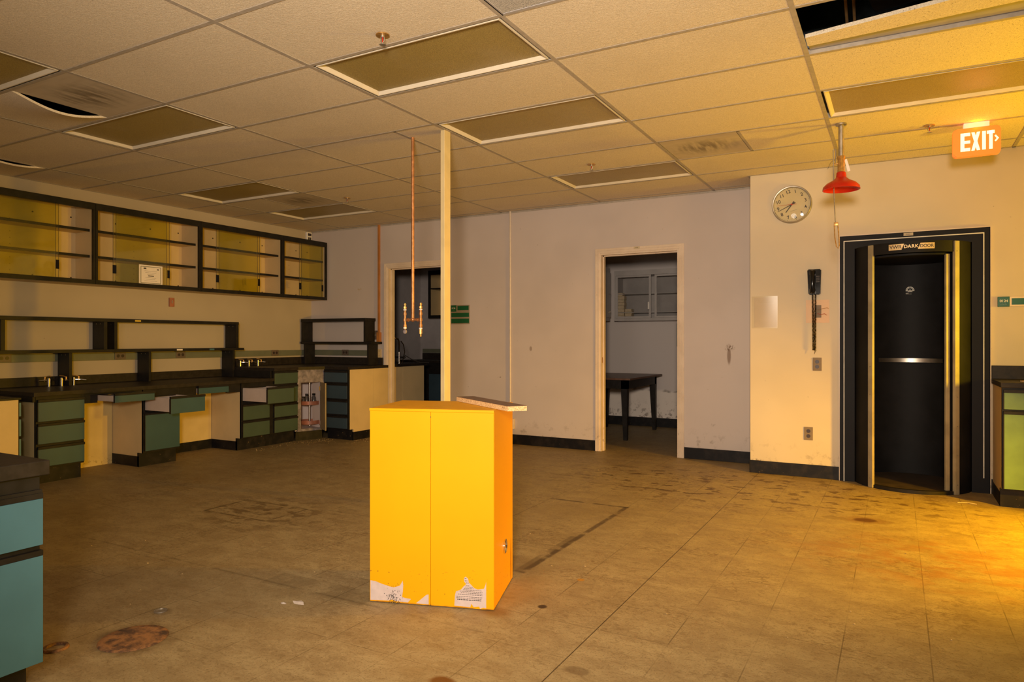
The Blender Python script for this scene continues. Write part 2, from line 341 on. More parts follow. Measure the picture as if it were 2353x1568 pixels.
# ------------------------------------------------------------------ mesh helpers
class MB:
    def __init__(s, mtx=None): s.bm = bmesh.new(); s.M = mtx or Matrix()
    def _xf(s, vs): bmesh.ops.transform(s.bm, matrix=s.M, verts=vs)
    def box(s, x0, x1, y0, y1, z0, z1, bev=0, rot=None):
        m = Matrix.Translation(((x0 + x1) / 2, (y0 + y1) / 2, (z0 + z1) / 2))
        if rot: m = m @ rot
        m = m @ Matrix.Diagonal((abs(x1 - x0), abs(y1 - y0), abs(z1 - z0), 1))
        r = bmesh.ops.create_cube(s.bm, size=1, matrix=m)['verts']
        if bev:
            es = list({e for v in r for e in v.link_edges})
            r = bmesh.ops.bevel(s.bm, geom=es, offset=bev, segments=2, affect='EDGES', profile=.5)['verts']
            r = list(set(r))
        s._xf(r); return s
    def cyl(s, a, b, r, r2=None, n=20):
        a, b = Vector(a), Vector(b); d = b - a
        m = Matrix.Translation((a + b) / 2) @ d.to_track_quat('Z', 'Y').to_matrix().to_4x4()
        v = bmesh.ops.create_cone(s.bm, cap_ends=True, segments=n, radius1=r, radius2=r if r2 is None else r2, depth=d.length, matrix=m)['verts']
        s._xf(v); return s
    def sph(s, c, r, sc=(1, 1, 1)):
        v = bmesh.ops.create_uvsphere(s.bm, u_segments=16, v_segments=10, radius=r, matrix=Matrix.Translation(c) @ Matrix.Diagonal((*sc, 1)))['verts']
        s._xf(v); return s
    def tube(s, pts, r, n=8):
        pts = [Vector(p) for p in pts]; rings = []
        up = Vector((0, 0, 1)); prev = None
        for i, p in enumerate(pts):
            d = (pts[min(i + 1, len(pts) - 1)] - pts[max(i - 1, 0)]).normalized()
            if prev is None:
                u = d.orthogonal().normalized()
            else:
                u = (prev - d * prev.dot(d)); u = u.normalized() if u.length > 1e-6 else d.orthogonal().normalized()
            prev = u; v = d.cross(u)
            rings.append([s.bm.verts.new(s.M @ (p + (u * math.cos(2 * math.pi * k / n) + v * math.sin(2 * math.pi * k / n)) * r)) for k in range(n)])
        for a, b in zip(rings, rings[1:]):
            for k in range(n): s.bm.faces.new((a[k], a[(k + 1) % n], b[(k + 1) % n], b[k]))
        s.bm.faces.new(rings[0][::-1]); s.bm.faces.new(rings[-1]); return s
    def lathe(s, prof, c=(0, 0, 0), n=40, close=False):
        rings = [[s.bm.verts.new(s.M @ Vector((c[0] + r * math.cos(2 * math.pi * k / n), c[1] + r * math.sin(2 * math.pi * k / n), c[2] + z))) for k in range(n)] for r, z in prof]
        for a, b in zip(rings, rings[1:]):
            for k in range(n): s.bm.faces.new((a[k], a[(k + 1) % n], b[(k + 1) % n], b[k]))
        if close: s.bm.faces.new(rings[0][::-1]); s.bm.faces.new(rings[-1])
        return s
    def prism(s, pts, z0, z1):
        a = [s.bm.verts.new(s.M @ Vector((x, y, z0))) for x, y in pts]; b = [s.bm.verts.new(s.M @ Vector((x, y, z1))) for x, y in pts]
        n = len(pts); s.bm.faces.new(a[::-1]); s.bm.faces.new(b)
        for k in range(n): s.bm.faces.new((a[k], a[(k + 1) % n], b[(k + 1) % n], b[k]))
        return s
    def panel_xz(s, pts, y0, y1):       # outline in x,z with thickness in y
        a = [s.bm.verts.new(s.M @ Vector((x, y0, z))) for x, z in pts]; b = [s.bm.verts.new(s.M @ Vector((x, y1, z))) for x, z in pts]
        n = len(pts); s.bm.faces.new(a); s.bm.faces.new(b[::-1])
        for k in range(n): s.bm.faces.new((a[k], b[k], b[(k + 1) % n], a[(k + 1) % n]))
        return s
    def arc(s, cx, cy, r0, r1, a0, a1, z0, z1, n=48):
        q = []
        for i in range(n + 1):
            t = R(a0 + (a1 - a0) * i / n); c, sn = math.cos(t), math.sin(t)
            q.append([s.bm.verts.new(s.M @ Vector((cx + r * c, cy + r * sn, z))) for r, z in ((r0, z0), (r1, z0), (r1, z1), (r0, z1))])
        for a, b in zip(q, q[1:]):
            for k in range(4): s.bm.faces.new((a[k], b[k], b[(k + 1) % 4], a[(k + 1) % 4]))
        s.bm.faces.new(q[0]); s.bm.faces.new(q[-1][::-1]); return s
    def text(s, body, size, mtx, ext=.0006, align='CENTER', bold=0.):
        cu = bpy.data.curves.new('t', 'FONT'); cu.body = body; cu.size = size; cu.extrude = ext; cu.align_x = align; cu.align_y = 'CENTER'; cu.offset = bold
        o = bpy.data.objects.new('t', cu); me = bpy.data.meshes.new_from_object(o)
        me.transform(s.M @ mtx); s.bm.from_mesh(me)
        bpy.data.objects.remove(o); bpy.data.curves.remove(cu); bpy.data.meshes.remove(me); return s
    def build(s, name, mat, parent=None, smooth=False, loc=None):
        bmesh.ops.recalc_face_normals(s.bm, faces=s.bm.faces[:])
        me = bpy.data.meshes.new(name); 
        if loc is not None: bmesh.ops.translate(s.bm, verts=s.bm.verts[:], vec=-Vector(loc))
        s.bm.to_mesh(me); s.bm.free()
        me.materials.append(M[mat] if isinstance(mat, str) else mat)
        o = bpy.data.objects.new(name, me); COL.objects.link(o)
        if loc is not None: o.location = loc
        if parent: o.parent = parent
        if smooth:
            for p in me.polygons: p.use_smooth = True
            try: me.set_sharp_from_angle(angle=R(40))
            except Exception: pass
        return o
FX = Matrix.Rotation(R(90), 4, 'X')                      # text lying in XZ plane, facing -Y
FACE_X = Matrix.Rotation(R(90), 4, 'Z') @ FX              # facing +X
def T(x, y, z): return Matrix.Translation((x, y, z))

def thing(name, label, cat, loc=(0, 0, 0), rz=0, group=None):
    o = bpy.data.objects.new(name, None); COL.objects.link(o); o.location = loc; o.rotation_euler.z = rz
    o.empty_display_size = .05
    return tag(o, label, cat, group)
def tag(o, label, cat, group=None):
    o['label'] = label; o['category'] = cat
    if group: o['group'] = group
    return o
def struct(name, mb, mat, parent=None, **k):
    o = mb.build(name, mat, parent, **k)
    if not parent: o['kind'] = 'structure'
    return o
def kids(o): return [c for c in bpy.data.objects if c.parent == o]
def copy_tree(o, parent=None):
    c = o.copy(); COL.objects.link(c); c.parent = parent
    for k in kids(o): copy_tree(k, c)
    return c
def bx(name, mat, x0, x1, y0, y1, z0, z1, parent=None, bev=0): return MB().box(x0, x1, y0, y1, z0, z1, bev).build(name, mat, parent)

# ================================================================== SETTING
ROOF = 3.45
XR, YF = 4.6, -3.2
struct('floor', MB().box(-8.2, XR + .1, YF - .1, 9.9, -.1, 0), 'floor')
D1 = (-5.802, -4.93); D2 = (-2.844, -1.971); DH = 2.165
def back_wall():
    m = MB(); y0, y1 = YB, YB + .12
    m.box(XL - .1, D1[0], y0, y1, 0, CEIL + .04); m.box(D1[1], D2[0], y0, y1, 0, CEIL + .04)
    m.box(D2[1], -1.17, y0, y1, 0, CEIL + .04)
    for d in (D1, D2): m.box(d[0], d[1], y0, y1, DH, CEIL + .04)
    return m
struct('wall_back', back_wall(), 'wall_back')
struct('wall_left', MB().box(XL - .1, XL, YF, YB, 0, ROOF), 'wall_left')
struct('wall_right', MB().box(XR, XR + .1, YF, YC, 0, ROOF), 'wall_left')
struct('wall_front', MB().box(XL, XR, YF - .1, YF, 0, ROOF), 'wall_left')
m = MB(); m.box(-1.178, -.40, YC, YC + .1, 0, ROOF); m.box(.62, XR, YC, YC + .1, 0, ROOF); m.box(-.40, .62, YC, YC + .1, 2.09, ROOF); m.box(-1.178, -1.09, YC + .1, YB + .12, 0, ROOF)
struct('wall_back_right', m, 'wall_clock')
# rooms beyond the doorways
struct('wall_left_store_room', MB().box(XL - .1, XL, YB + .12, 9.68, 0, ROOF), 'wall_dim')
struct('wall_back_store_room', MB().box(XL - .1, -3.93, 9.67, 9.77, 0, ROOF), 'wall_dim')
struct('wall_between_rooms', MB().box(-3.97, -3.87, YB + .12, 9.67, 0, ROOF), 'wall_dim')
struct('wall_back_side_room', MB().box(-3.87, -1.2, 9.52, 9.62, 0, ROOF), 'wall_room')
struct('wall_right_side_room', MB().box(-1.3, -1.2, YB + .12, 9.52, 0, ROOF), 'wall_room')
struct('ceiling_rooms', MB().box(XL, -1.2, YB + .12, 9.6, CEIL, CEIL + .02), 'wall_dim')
struct('ceiling_slab', MB().box(XL - .1, XR + .1, YF - .1, 9.8, ROOF, ROOF + .1), 'deck')
# skirtings
m = MB()
for a, b in ((D1[1] + .056, D2[0] - .056), (D2[1] + .056, -1.178)): m.box(a, b, YB - .008, YB, 0, .115, .002)
struct('baseboard_back', m, 'skirt')
m = MB().box(-1.178, -.436, YC - .008, YC, 0, .115, .002).box(.656, XR, YC - .008, YC, 0, .115, .002).box(-1.186, -1.178, YC - .008, YB - .008, 0, .115, .002)
struct('baseboard_back_right', m, 'skirt')
struct('baseboard_side_room', MB().box(-3.87, -1.3, 9.51, 9.52, 0, .125, .002), 'skirt')
# ceiling: cells of a 2x4 ft grid
gx = [-7.76, -6.543, -5.324, -4.088, -2.833, -1.611, -.415, .805, 2.025, 3.245, 4.6]
gy = [-3.2, -2.685, -2.075, -1.465, -.855, -.245, .365, .975, 1.585, 2.195, 2.804, 3.382, 3.985, 4.589, 5.180, 5.776, 6.378, 7.02, 7.123]
def ci(x): return min(range(len(gx)), key=lambda i: abs(gx[i] - x))
def cj(y): return min(range(len(gy)), key=lambda i: abs(gy[i] - y))
lights = [(-2.833, 2.804), (-2.833, 3.985), (-2.833, 5.776), (-5.324, 2.804), (-5.324, 1.585), (-6.543, 4.589), (-6.543, 5.776), (-.415, 4.589)]
half = {(ci(-5.324), cj(2.195)): 'left', (ci(-6.543), cj(5.180)): 'right', (ci(-1.611), cj(5.180)): 'left', (ci(-1.611), cj(2.195)): 'left'}
skip = {(ci(x), cj(y)) for x, y in lights} | {(ci(-.415), cj(3.382)), (ci(-5.324), cj(2.195))}
m = MB()
for i in range(len(gx) - 1):
    for j in range(len(gy) - 1):
        x0, x1 = max(gx[i], XL), gx[i + 1]; y0, y1 = gy[j], gy[j + 1]
        if (i, j) in skip: continue
        if x0 > -1.2 and y0 > 6.37: y1 = min(y1, YC)
        if x0 > -1.2 and y0 > 6.7: continue
        if (i, j) == (ci(-6.543) - 1, cj(2.804)): continue
        if (i, j) in half:
            xm = (gx[i] + gx[i + 1]) / 2
            if half[(i, j)] == 'left': x0 = xm
            else: x1 = xm
        m.box(x0 + .002, x1 - .002, y0 + .002, y1 - .002, CEIL + .002, CEIL + .018)
struct('ceiling', m, 'tile')
m = MB()
for x in gx[1:-1]:
    ye = YB if x < -1.2 else YC
    m.box(x - .012, x + .012, YF, ye, CEIL - .001, CEIL + .001); m.box(x - .001, x + .001, YF, ye, CEIL + .001, CEIL + .038)
for y in gy[1:-1]:
    xe = XR if y < YC else -1.178
    m.box(XL, xe, y - .012, y + .012, CEIL - .0006, CEIL + .0014); m.box(XL, xe, y - .001, y + .001, CEIL + .001, CEIL + .038)
m.box(-3.199, -3.175, 3.985, 4.589, CEIL - .0006, CEIL + .0014)
m.box(-1.015, -.995, 5.18, 5.776, CEIL - .0006, CEIL + .0014); m.box(-5.945, -5.925, 5.18, 5.776, CEIL - .0006, CEIL + .0014)
m.box(-.99, -.97, 2.195, 2.804, CEIL - .0006, CEIL + .0014)
struct('trim_1', m, 'tee')
m = MB().box(XL, -1.178, YB - .022, YB, CEIL - .001, CEIL + .001).box(XL, -1.178, YB - .0015, YB, CEIL - .02, CEIL)
m.box(XL, XL + .022, YF, YB, CEIL - .001, CEIL + .001).box(-1.2, XR, YC - .02, YC, CEIL - .001, CEIL + .001).box(-1.2, -1.178, YC, YB, CEIL - .001, CEIL + .001)
struct('trim_2', m, 'tee')
# door casings
def doorway(name, d):
    m = MB()
    def prof(axis, a, sgn):
        for off, wd, pr in ((0, .055, .010), (.006, .018, .014), (.030, .019, .016)):
            if axis == 'v':
                x0, x1 = sorted((a - sgn * off, a - sgn * (off + wd))); m.box(x0, x1, YB - pr, YB, 0, DH + (.055 - off if False else off + wd) * 1.0, .002)
            else: m.box(d[0] - off - wd * 0, d[1] + off + wd * 0, YB - pr, YB, DH + off, DH + off + wd, .002)
    prof('v', d[0], 1); prof('v', d[1], -1); prof('h', 0, 0)
    root = m.build(name, 'casing'); root['kind'] = 'structure'
    j = MB().box(d[0], d[0] + .016, YB - .004, YB + .125, 0, DH).box(d[1] - .016, d[1], YB - .004, YB + .125, 0, DH).box(d[0] + .016, d[1] - .016, YB - .004, YB + .125, DH - .016, DH)
    j.box(d[0] + .016, d[0] + .028, YB + .05, YB + .085, 0, DH - .016).box(d[1] - .028, d[1] - .016, YB + .05, YB + .085, 0, DH - .016).box(d[0] + .016, d[1] - .016, YB + .05, YB + .085, DH - .028, DH - .016)
    j.build('jamb', 'casing', root)
    return root
doorway('door_1', D1); dr2 = doorway('door_2', D2)
MB().box(D2[0] + .0158, D2[0] + .018, YB + .014, YB + .044, .97, 1.03).build('strike_plate', 'brass', dr2)

# ================================================================== CEILING FITTINGS
def troffer(x0, y0, label):
    i, j = ci(x0), cj(y0); a, b, c, d = gx[i], gx[i + 1], gy[j], gy[j + 1]
    cx, cy = (a + b) / 2, (c + d) / 2; hx, hy = (b - a) / 2, (d - c) / 2
    t = thing('ceiling_light', label, 'ceiling light', (cx, cy, CEIL), 0, 'recessed ceiling lights with brown prismatic covers')
    f = MB(); ex, ey = hx - .026, hy - .024; ix, iy = ex - .027, ey - .024
    def ring(bm, o, zo, n, zn):
        A = [bm.verts.new((sx * o[0], sy * o[1], zo)) for sx, sy in ((-1, -1), (1, -1), (1, 1), (-1, 1))]
        B = [bm.verts.new((sx * n[0], sy * n[1], zn)) for sx, sy in ((-1, -1), (1, -1), (1, 1), (-1, 1))]
        for k in range(4): bm.faces.new((A[k], A[(k + 1) % 4], B[(k + 1) % 4], B[k]))
    ring(f.bm, (ex, ey), .03, (ex, ey), -.001); ring(f.bm, (ex, ey), -.001, (ex - .007, ey - .007), -.001); ring(f.bm, (ex - .007, ey - .007), -.001, (ix, iy), .018)
    f.build('frame', 'troffer', t)
    MB().box(-ix - .004, ix + .004, -iy - .004, iy + .004, .017, .021).build('diffuser', 'diffuser', t)
    MB().box(-hx + .004, hx - .004, -hy + .004, hy - .004, .04, .12).build('housing', 'black', t)
    return t
L_lab = ['large lit-rim ceiling light nearest the camera, beside the closest sprinkler', 'ceiling light directly in front of the slim cream post',
         'far ceiling light above the open doorway with the black table', 'ceiling light beside the sagging tile and the sooty square panel',
         'ceiling light cut off by the left edge of the photo', 'ceiling light over the wall cabinets, left of the far sooty panel',
         'farthest left ceiling light, behind the far sooty panel', 'orange-lit ceiling light in front of the exit sign']
for (x, y), l in zip(lights, L_lab): troffer(x, y, l)
def vent(cx, cy, hx, hy, label, mat, cat, g=None, name='air_diffuser'):
    o = MB().box(-hx + .012, hx - .012, -hy + .012, hy - .012, .001, .006).build(name, mat); o.location = (cx, cy, CEIL)
    return tag(o, label, cat, g)
G = 'sooty square ceiling air panels'
vent(-4.396, 2.5, .305, .305, 'soot-smudged square air panel next to the sagging ceiling tile', 'stain', 'air vent', G)
vent(-5.63, 5.478, .305, .298, 'soot-smudged square air panel between the two far left ceiling lights', 'stain', 'air vent', G)
vent(-1.308, 5.478, .300, .298, 'pale square air panel with brown stain, above the second doorway', 'stain', 'air vent', G)
pv = vent(-1.293, 2.5, .313, .305, 'grey perforated metal ceiling panel at the top edge of the photo', 'perforated', 'air vent', None, 'perforated_ceiling_panel')
MB().box(-.312, .312, -.304, -.29, -.001, .004).box(-.312, .312, .29, .304, -.001, .004).box(-.312, -.298, -.29, .29, -.001, .004).box(.298, .312, -.29, .29, -.001, .004).build('rim', 'grey_metal', pv)
# loose and sagging tiles
def sag_tile(x0, x1, y0, y1, edge, depth, label):
    m = MB(); n = 14; g = []
    for a in range(n + 1):
        row = []
        for b in range(n + 1):
            u, v = a / n, b / n; x = x0 + (x1 - x0) * u; y = y0 + (y1 - y0) * v
            e = u if edge == 'hi' else 1 - u
            s = depth * math.sin(math.pi * min(1, max(0, v))) ** 1.1 * max(0, (e - .1) / .9) ** 1.6
            row.append((x, y, CEIL + .003 - s))
        g.append(row)
    lo = [[m.bm.verts.new(p) for p in r] for r in g]; hi = [[m.bm.verts.new((p[0], p[1], p[2] + .015)) for p in r] for r in g]
    for a in range(n):
        for b in range(n):
            m.bm.faces.new((lo[a][b], lo[a][b + 1], lo[a + 1][b + 1], lo[a + 1][b])); m.bm.faces.new((hi[a][b], hi[a + 1][b], hi[a + 1][b + 1], hi[a][b + 1]))
    for a in range(n):
        for r_ in (0, n):
            m.bm.faces.new((lo[a][r_], lo[a + 1][r_], hi[a + 1][r_], hi[a][r_])); m.bm.faces.new((lo[r_][a], lo[r_][a + 1], hi[r_][a + 1], hi[r_][a]))
    return tag(m.build('ceiling_tile', 'tile', smooth=True), label, 'ceiling tile')
sag_tile(-5.31, -4.70, 2.20, 2.80, 'hi', .062, 'bowed ceiling tile sagging away from the sooty panel, black gap showing')
sag_tile(-7.15, -6.55, 2.81, 3.375, 'hi', .035, 'small ceiling tile sagging open at the far left above the wall cabinets')
o = MB().prism([(-.40, 3.757), (.795, 3.545), (.795, 3.79), (-.40, 3.87)], CEIL + .003, CEIL + .022).build('ceiling_tile', 'tile')
tag(o, 'loose ceiling tile lying askew beside the dark hole at the top right', 'ceiling tile')
# above the hole
tag(MB().cyl((-.1, 3.98, 3.09), (2.6, 3.30, 3.09), .19, n=36).build('air_duct', 'duct', smooth=True), 'dark round air duct inside the ceiling hole', 'duct')
for dx, lab in ((0, 'left of two thin pipes crossing the ceiling hole'), (.035, 'right of two thin pipes crossing the ceiling hole')):
    tag(MB().cyl((-.20 + dx, 3.2, 2.86), (-.235 + dx, 4.4, 2.84), .007).build('conduit', 'rust_conduit', smooth=True), lab, 'pipe', 'pipes above the open ceiling hole')
m = MB()
for yy in (3.45, 3.78, 4.2): m.box(-1.3, 1.4, yy, yy + .04, 3.33, 3.44)
m.box(-1.3, 1.4, 4.60, 4.615, 2.86, 3.44).box(-1.3, 1.4, 4.50, 4.715, 2.84, 2.858)
for xx in (-.9, -.25, .45, 1.1): m.box(xx, xx + .03, 4.52, 4.60, 2.858, 3.44)
tag(m.build('steel_joist', 'deck'), 'dark steel framing deep inside the ceiling hole', 'joist')
tag(bx('backing_board', 'grey_metal', -.40, .79, 3.78, 3.975, CEIL + .0225, CEIL + .026), 'grey strip showing between the askew tile and the next ceiling tile', 'board')
# sprinklers
def sprinkler(x, y, label):
    t = thing('sprinkler_head', label, 'sprinkler', (x, y, CEIL), 0, 'ceiling sprinkler heads')
    MB().lathe([(.0, -.004), (.034, -.004), (.034, 0), (0, 0)], n=28).build('escutcheon', 'brass', t, True)
    b = MB().cyl((0, 0, -.002), (0, 0, -.014), .010).tube([(-.010, 0, -.014), (-.011, 0, -.03), (0, 0, -.042)], .0022).tube([(.010, 0, -.014), (.011, 0, -.03), (0, 0, -.042)], .0022).cyl((0, 0, -.040), (0, 0, -.048), .005)
    b.lathe([(0, -.048), (.016, -.048), (.016, -.050), (0, -.050)], n=20); b.build('body', 'galv', t, True)
    MB().cyl((0, 0, -.014), (0, 0, -.040), .0028).build('bulb', 'red', t, True)
sprinkler(-2.226, 2.694, 'sprinkler head nearest the camera, with a red bulb, beside the largest ceiling light')
sprinkler(-5.108, 5.60, 'small sprinkler head over the far left, near the wall cabinets end')
sprinkler(-2.295, 5.55, 'sprinkler head in front of the light above the second doorway')
sprinkler(.204, 5.70, 'sprinkler head just left of the glowing exit sign')

# ================================================================== POST, PIPES
t = thing('service_post', 'slim cream square post from ceiling down behind the yellow cabinet', 'post', (-2.856, 4.16, 0))
MB().box(-.017, .017, -.038, .038, .008, CEIL, .002).build('column', 'strut', t)
MB().box(-.0225, -.0172, -.030, .038, .03, CEIL - .01, .001).build('side_cover', 'cream_paint', t)
MB().box(-.045, .045, -.06, .06, 0, .008).build('foot_plate', 'galv', t)
t = thing('copper_drop_pipe', 'copper water pipe hanging from the ceiling, ending in two brass valve branches', 'pipe', (-3.156, 4.167, 1.37))
MB().cyl((0, 0, 0), (0, 0, CEIL - 1.37), .0115).build('riser', 'copper', t, True)
MB().cyl((-.009, .024, .3), (-.009, .024, CEIL - 1.37), .004).build('side_tube', 'copper_dull', t, True)
MB().cyl((-.073, 0, 0), (.073, 0, 0), .009).sph((0, 0, .002), .017).cyl((-.05, 0, 0), (-.04, 0, 0), .013).cyl((.04, 0, 0), (.05, 0, 0), .013).build('tee', 'copper', t, True)
for sx, ln, bot in ((-1, .10, 'plaster'), (1, .105, 'brass')):
    b = MB().cyl((.073 * sx, 0, -ln + .03), (.073 * sx, 0, .085), .0085)
    for zz in (-.045, 0, .045): b.cyl((.073 * sx, 0, zz - .01), (.073 * sx, 0, zz + .01), .0125)
    br = b.build('branch', 'copper', t, True)
    MB().cyl((.073 * sx, 0, .085), (.073 * sx, 0, .10), .012, n=6).cyl((.073 * sx, 0, .10), (.073 * sx, 0, .125), .007).cyl((.073 * sx, 0, .112), (.073 * sx, 0, .118), .011).build('valve', 'brass', br, True)
    for za, zb_ in ((.072, .079), (-ln + .035, -ln + .045)): MB().cyl((.073 * sx, 0, za), (.073 * sx, 0, zb_), .0125).build('collar', 'white_plastic', br, True)
    e = MB()
    if sx < 0: e.sph((-.073, 0, -ln + .012), .016, (1, 1, 1.1))
    else: e.cyl((.073, 0, -ln + .035), (.073, 0, -ln), .012, n=6).cyl((.073, 0, -ln), (.073, 0, -ln - .02), .006)
    e.build('cap', bot, br, True)
t = thing('wall_conduit', 'orange-brown vertical tube on the wall left of the first doorway', 'pipe', (-5.937, YB, 1.2))
MB().box(-.015, .015, -.022, -.001, .06, CEIL - 1.2, .002).build('raceway', 'copper_dull', t)
MB().box(-.02, .035, -.04, -.001, -.02, .12, .003).build('end_box', 'copper_dull', t)
t = thing('switch_plate', 'brown steel switch plate beside the orange-brown tube', 'switch', (-6.0, YB, 1.285))
MB().box(-.035, .035, -.006, -.001, -.06, .06, .002).build('plate', 'outlet_plate', t); MB().box(-.006, .006, -.016, -.006, -.012, .012).build('toggle', 'steel', t)
t = thing('wall_conduit', 'cream vertical conduit running down the back wall right of the post', 'pipe', (-3.952, YB, .18))
MB().cyl((-.012, -.014, .10), (-.012, -.014, CEIL - .18), .011).build('raceway', 'cream_paint', t, True)
MB().box(-.03, .045, -.045, -.001, 0, .12, .004).build('outlet_box', 'cream_paint', t)

# ================================================================== SIGNS AND TAGS
t = thing('room_sign', 'green three-row room sign on the back wall right of the post', 'sign', (-4.802, YB, 1.415))
MB().box(0, .266, -.008, -.001, 0, .233, .001).build('frame', 'sign_frame', t)
MB().box(0, .078, -.012, -.008, .154, .232, .001).build('number_tile', 'sign_green', t)
for z0, z1, x0 in ((.170, .222, .095), (.086, .138, .004), (.012, .066, .004)): MB().box(x0, .256 if x0 > .05 else .262, -.0095, -.008, z0, z1).build('insert', 'sign_green', t)
MB().text('0126', .026, T(.039, -.0125, .195) @ FX).text('. : . :', .016, T(.039, -.0125, .172) @ FX).build('lettering', 'sign_white', t)
t = thing('room_sign', 'green 0124 room sign at the right edge beside the black door', 'sign', (.699, YC, 1.482))
MB().box(.078, .33, -.008, -.001, .002, .078, .001).build('frame', 'gold_tag', t)
MB().box(0, .078, -.012, -.001, 0, .078, .002).build('number_tile', 'sign_green', t)
MB().box(.092, .316, -.0095, -.008, .014, .064).build('insert', 'sign_green', t)
MB().text('0124', .027, T(.04, -.0125, .044) @ FX, bold=.0006).text('. : .. : .', .016, T(.04, -.0125, .02) @ FX).build('lettering', 'sign_white', t)
def num_tag(x, y, z, wd, txt, label):
    t = thing('door_number_tag', label, 'label', (x, y, z))
    MB().box(-wd / 2, wd / 2, -.0015, 0, -.012, .012).build('plate', 'tag', t)
    MB().text(txt, .014, T(0, -.002, 0) @ FX).build('lettering', 'ink', t)
num_tag(-2.42, YB - .0165, 2.205, .065, '0126', 'small number tag on the casing above the second doorway')
num_tag(.087, YC - .0165, 2.10, .07, '0124', 'small 0124 tag on the black surround above the dark door')

# clock
t = thing('wall_clock', 'round wall clock with cream dial on the right wall, tilted', 'clock', (-.819, YC, 2.433))
t.rotation_euler.y = R(-15.5)
RY = FX
ring = MB(RY.copy()).lathe([(.150, .012), (.154, .034), (.162, .036), (.167, .030), (.168, .002), (0, .002)], n=64); ring.build('rim', 'galv', t, True)
MB(RY.copy()).lathe([(0, .012), (.153, .012), (.153, .009)], n=64).build('dial', 'clock_face', t)
m = MB()
for h in range(12):
    a = R(h * 30 if h else 0); txt = str(h or 12)
    m.text(txt, .042, T(.118 * math.sin(a), -.0128, .118 * math.cos(a)) @ FX, .0004, bold=.0007)
for k in range(60):
    a = R(k * 6); r = .143; m.cyl((r * math.sin(a), -.0122, r * math.cos(a)), (r * math.sin(a), -.0132, r * math.cos(a)), .0026 if k % 5 == 0 else .0013, n=8)
m.box(-.028, .028, -.0132, -.0122, -.056, -.0548)
m.build('numerals', 'ink', t)
def hand(nm, ang, ln, tail, w0, w1, y, mat):
    a = R(ang); d = Vector((math.sin(a), 0, math.cos(a))); n = Vector((d.z, 0, -d.x))
    m = MB(); pts = [(-tail, w0), (ln, w1)]
    P = [(-d * tail + n * w0), (d * ln + n * w1), (d * ln - n * w1), (-d * tail - n * w0)]
    m.panel_xz([(p.x, p.z) for p in P], y - .0012, y); m.build(nm, mat, t)
hand('hour_hand', 232, .085, .032, .0055, .0035, -.016, 'ink'); hand('minute_hand', 260, .132, .034, .0045, .0018, -.019, 'ink'); hand('second_hand', 284, .128, .04, .0014, .0008, -.022, 'red')
MB(RY.copy()).lathe([(0, .026), (.007, .026), (.007, .014)], n=16).build('hub', 'red', t)
MB(RY.copy()).lathe([(0, .048), (.06, .046), (.11, .041), (.151, .033)], n=48).build('lens', 'lens', t, True)

# phone
t = thing('wall_phone', 'black wall telephone with coiled cord hanging below the clock', 'phone', (-.632, YC, 1.73))
m = MB().panel_xz([(-.056, .112), (.056, .112), (.050, -.112), (-.046, -.112)], -.055, -.002)
bmesh.ops.bevel(m.bm, geom=m.bm.edges[:], offset=.008, segments=2, affect='EDGES'); m.build('body', 'phone', t, True)
m = MB().box(-.034, .012, -.098, -.055, .052, .104, .012).box(-.034, .012, -.098, -.055, -.104, -.056, .012).box(-.027, .005, -.112, -.085, -.098, .098, .011)
m.build('handset', 'phone', t, True)
m = MB()
for r_ in range(4):
    for c_ in range(3): m.box(.019 + c_ * .009, .0245 + c_ * .009, -.058, -.055, .045 - r_ * .016, .050 - r_ * .016)
m.build('keypad', 'outlet_plate', t)
pts = []
def coil(x0, z0, x1, z1, rr0, rr1, turns, n, y0=-.05):
    for i in range(n + 1):
        f = i / n; a = 2 * math.pi * turns * f; rr = rr0 + (rr1 - rr0) * f
        pts.append((x0 + (x1 - x0) * f + rr * math.cos(a), y0 + rr * math.sin(a), z0 + (z1 - z0) * f))
coil(-.012, -.108, -.004, -.60, .006, .010, 44, 420); pts.append((.0, -.05, -.635))
coil(.006, -.60, .012, -.108, .010, .006, 40, 400)
MB().tube(pts, .0026, 5).build('coiled_cord', 'phone', t, True)
t = thing('wall_plate', 'peach square patch with an open jack and loose wires behind the phone cord', 'wall plate', (-.608, YC, 1.472))
MB().box(-.095, .095, -.003, -.001, -.101, .101).build('cover_patch', 'patch', t)
MB().box(-.020, .030, -.012, -.003, -.055, .055, .002).cyl((.003, -.016, .03), (.003, -.01, .03), .009).cyl((.003, -.016, -.03), (.003, -.01, -.03), .009).build('open_jack', 'steel_plate', t)
MB().tube([(.0, -.015, -.02), (.03, -.03, -.028), (.06, -.035, -.022), (.075, -.03, -.035)], .0016, 6).build('red_wire', 'red', t, True)
MB().tube([(.0, -.015, .01), (.04, -.03, .022), (.08, -.035, .03), (.09, -.03, .022)], .0013, 6).build('bare_wire', 'brass', t, True)
def outlet(x, y, z, label, facing='y', horiz=False, plate='steel_plate', group=None):
    t = thing('outlet', label, 'outlet', (x, y, z), 0 if facing == 'y' else R(90), group)
    w_, h_ = (.058, .037) if horiz else (.036, .058)
    MB().box(-w_, w_, -.007, -.001, -h_, h_, .002).build('plate', plate, t)
    m = MB()
    for s in (-1, 1):
        cx, cz = (s * .024, 0) if horiz else (0, s * .022)
        m.cyl((cx, -.0085, cz), (cx, -.006, cz), .0165, n=20)
    m.build('sockets', 'outlet_dark', t)
outlet(-.611, YC, 1.006, 'steel outlet plate on the right wall under the phone cord')
outlet(-.682, YC, .390, 'lowest steel outlet plate, near the skirting below the phone')
G = 'brown outlets on the grey-green band'
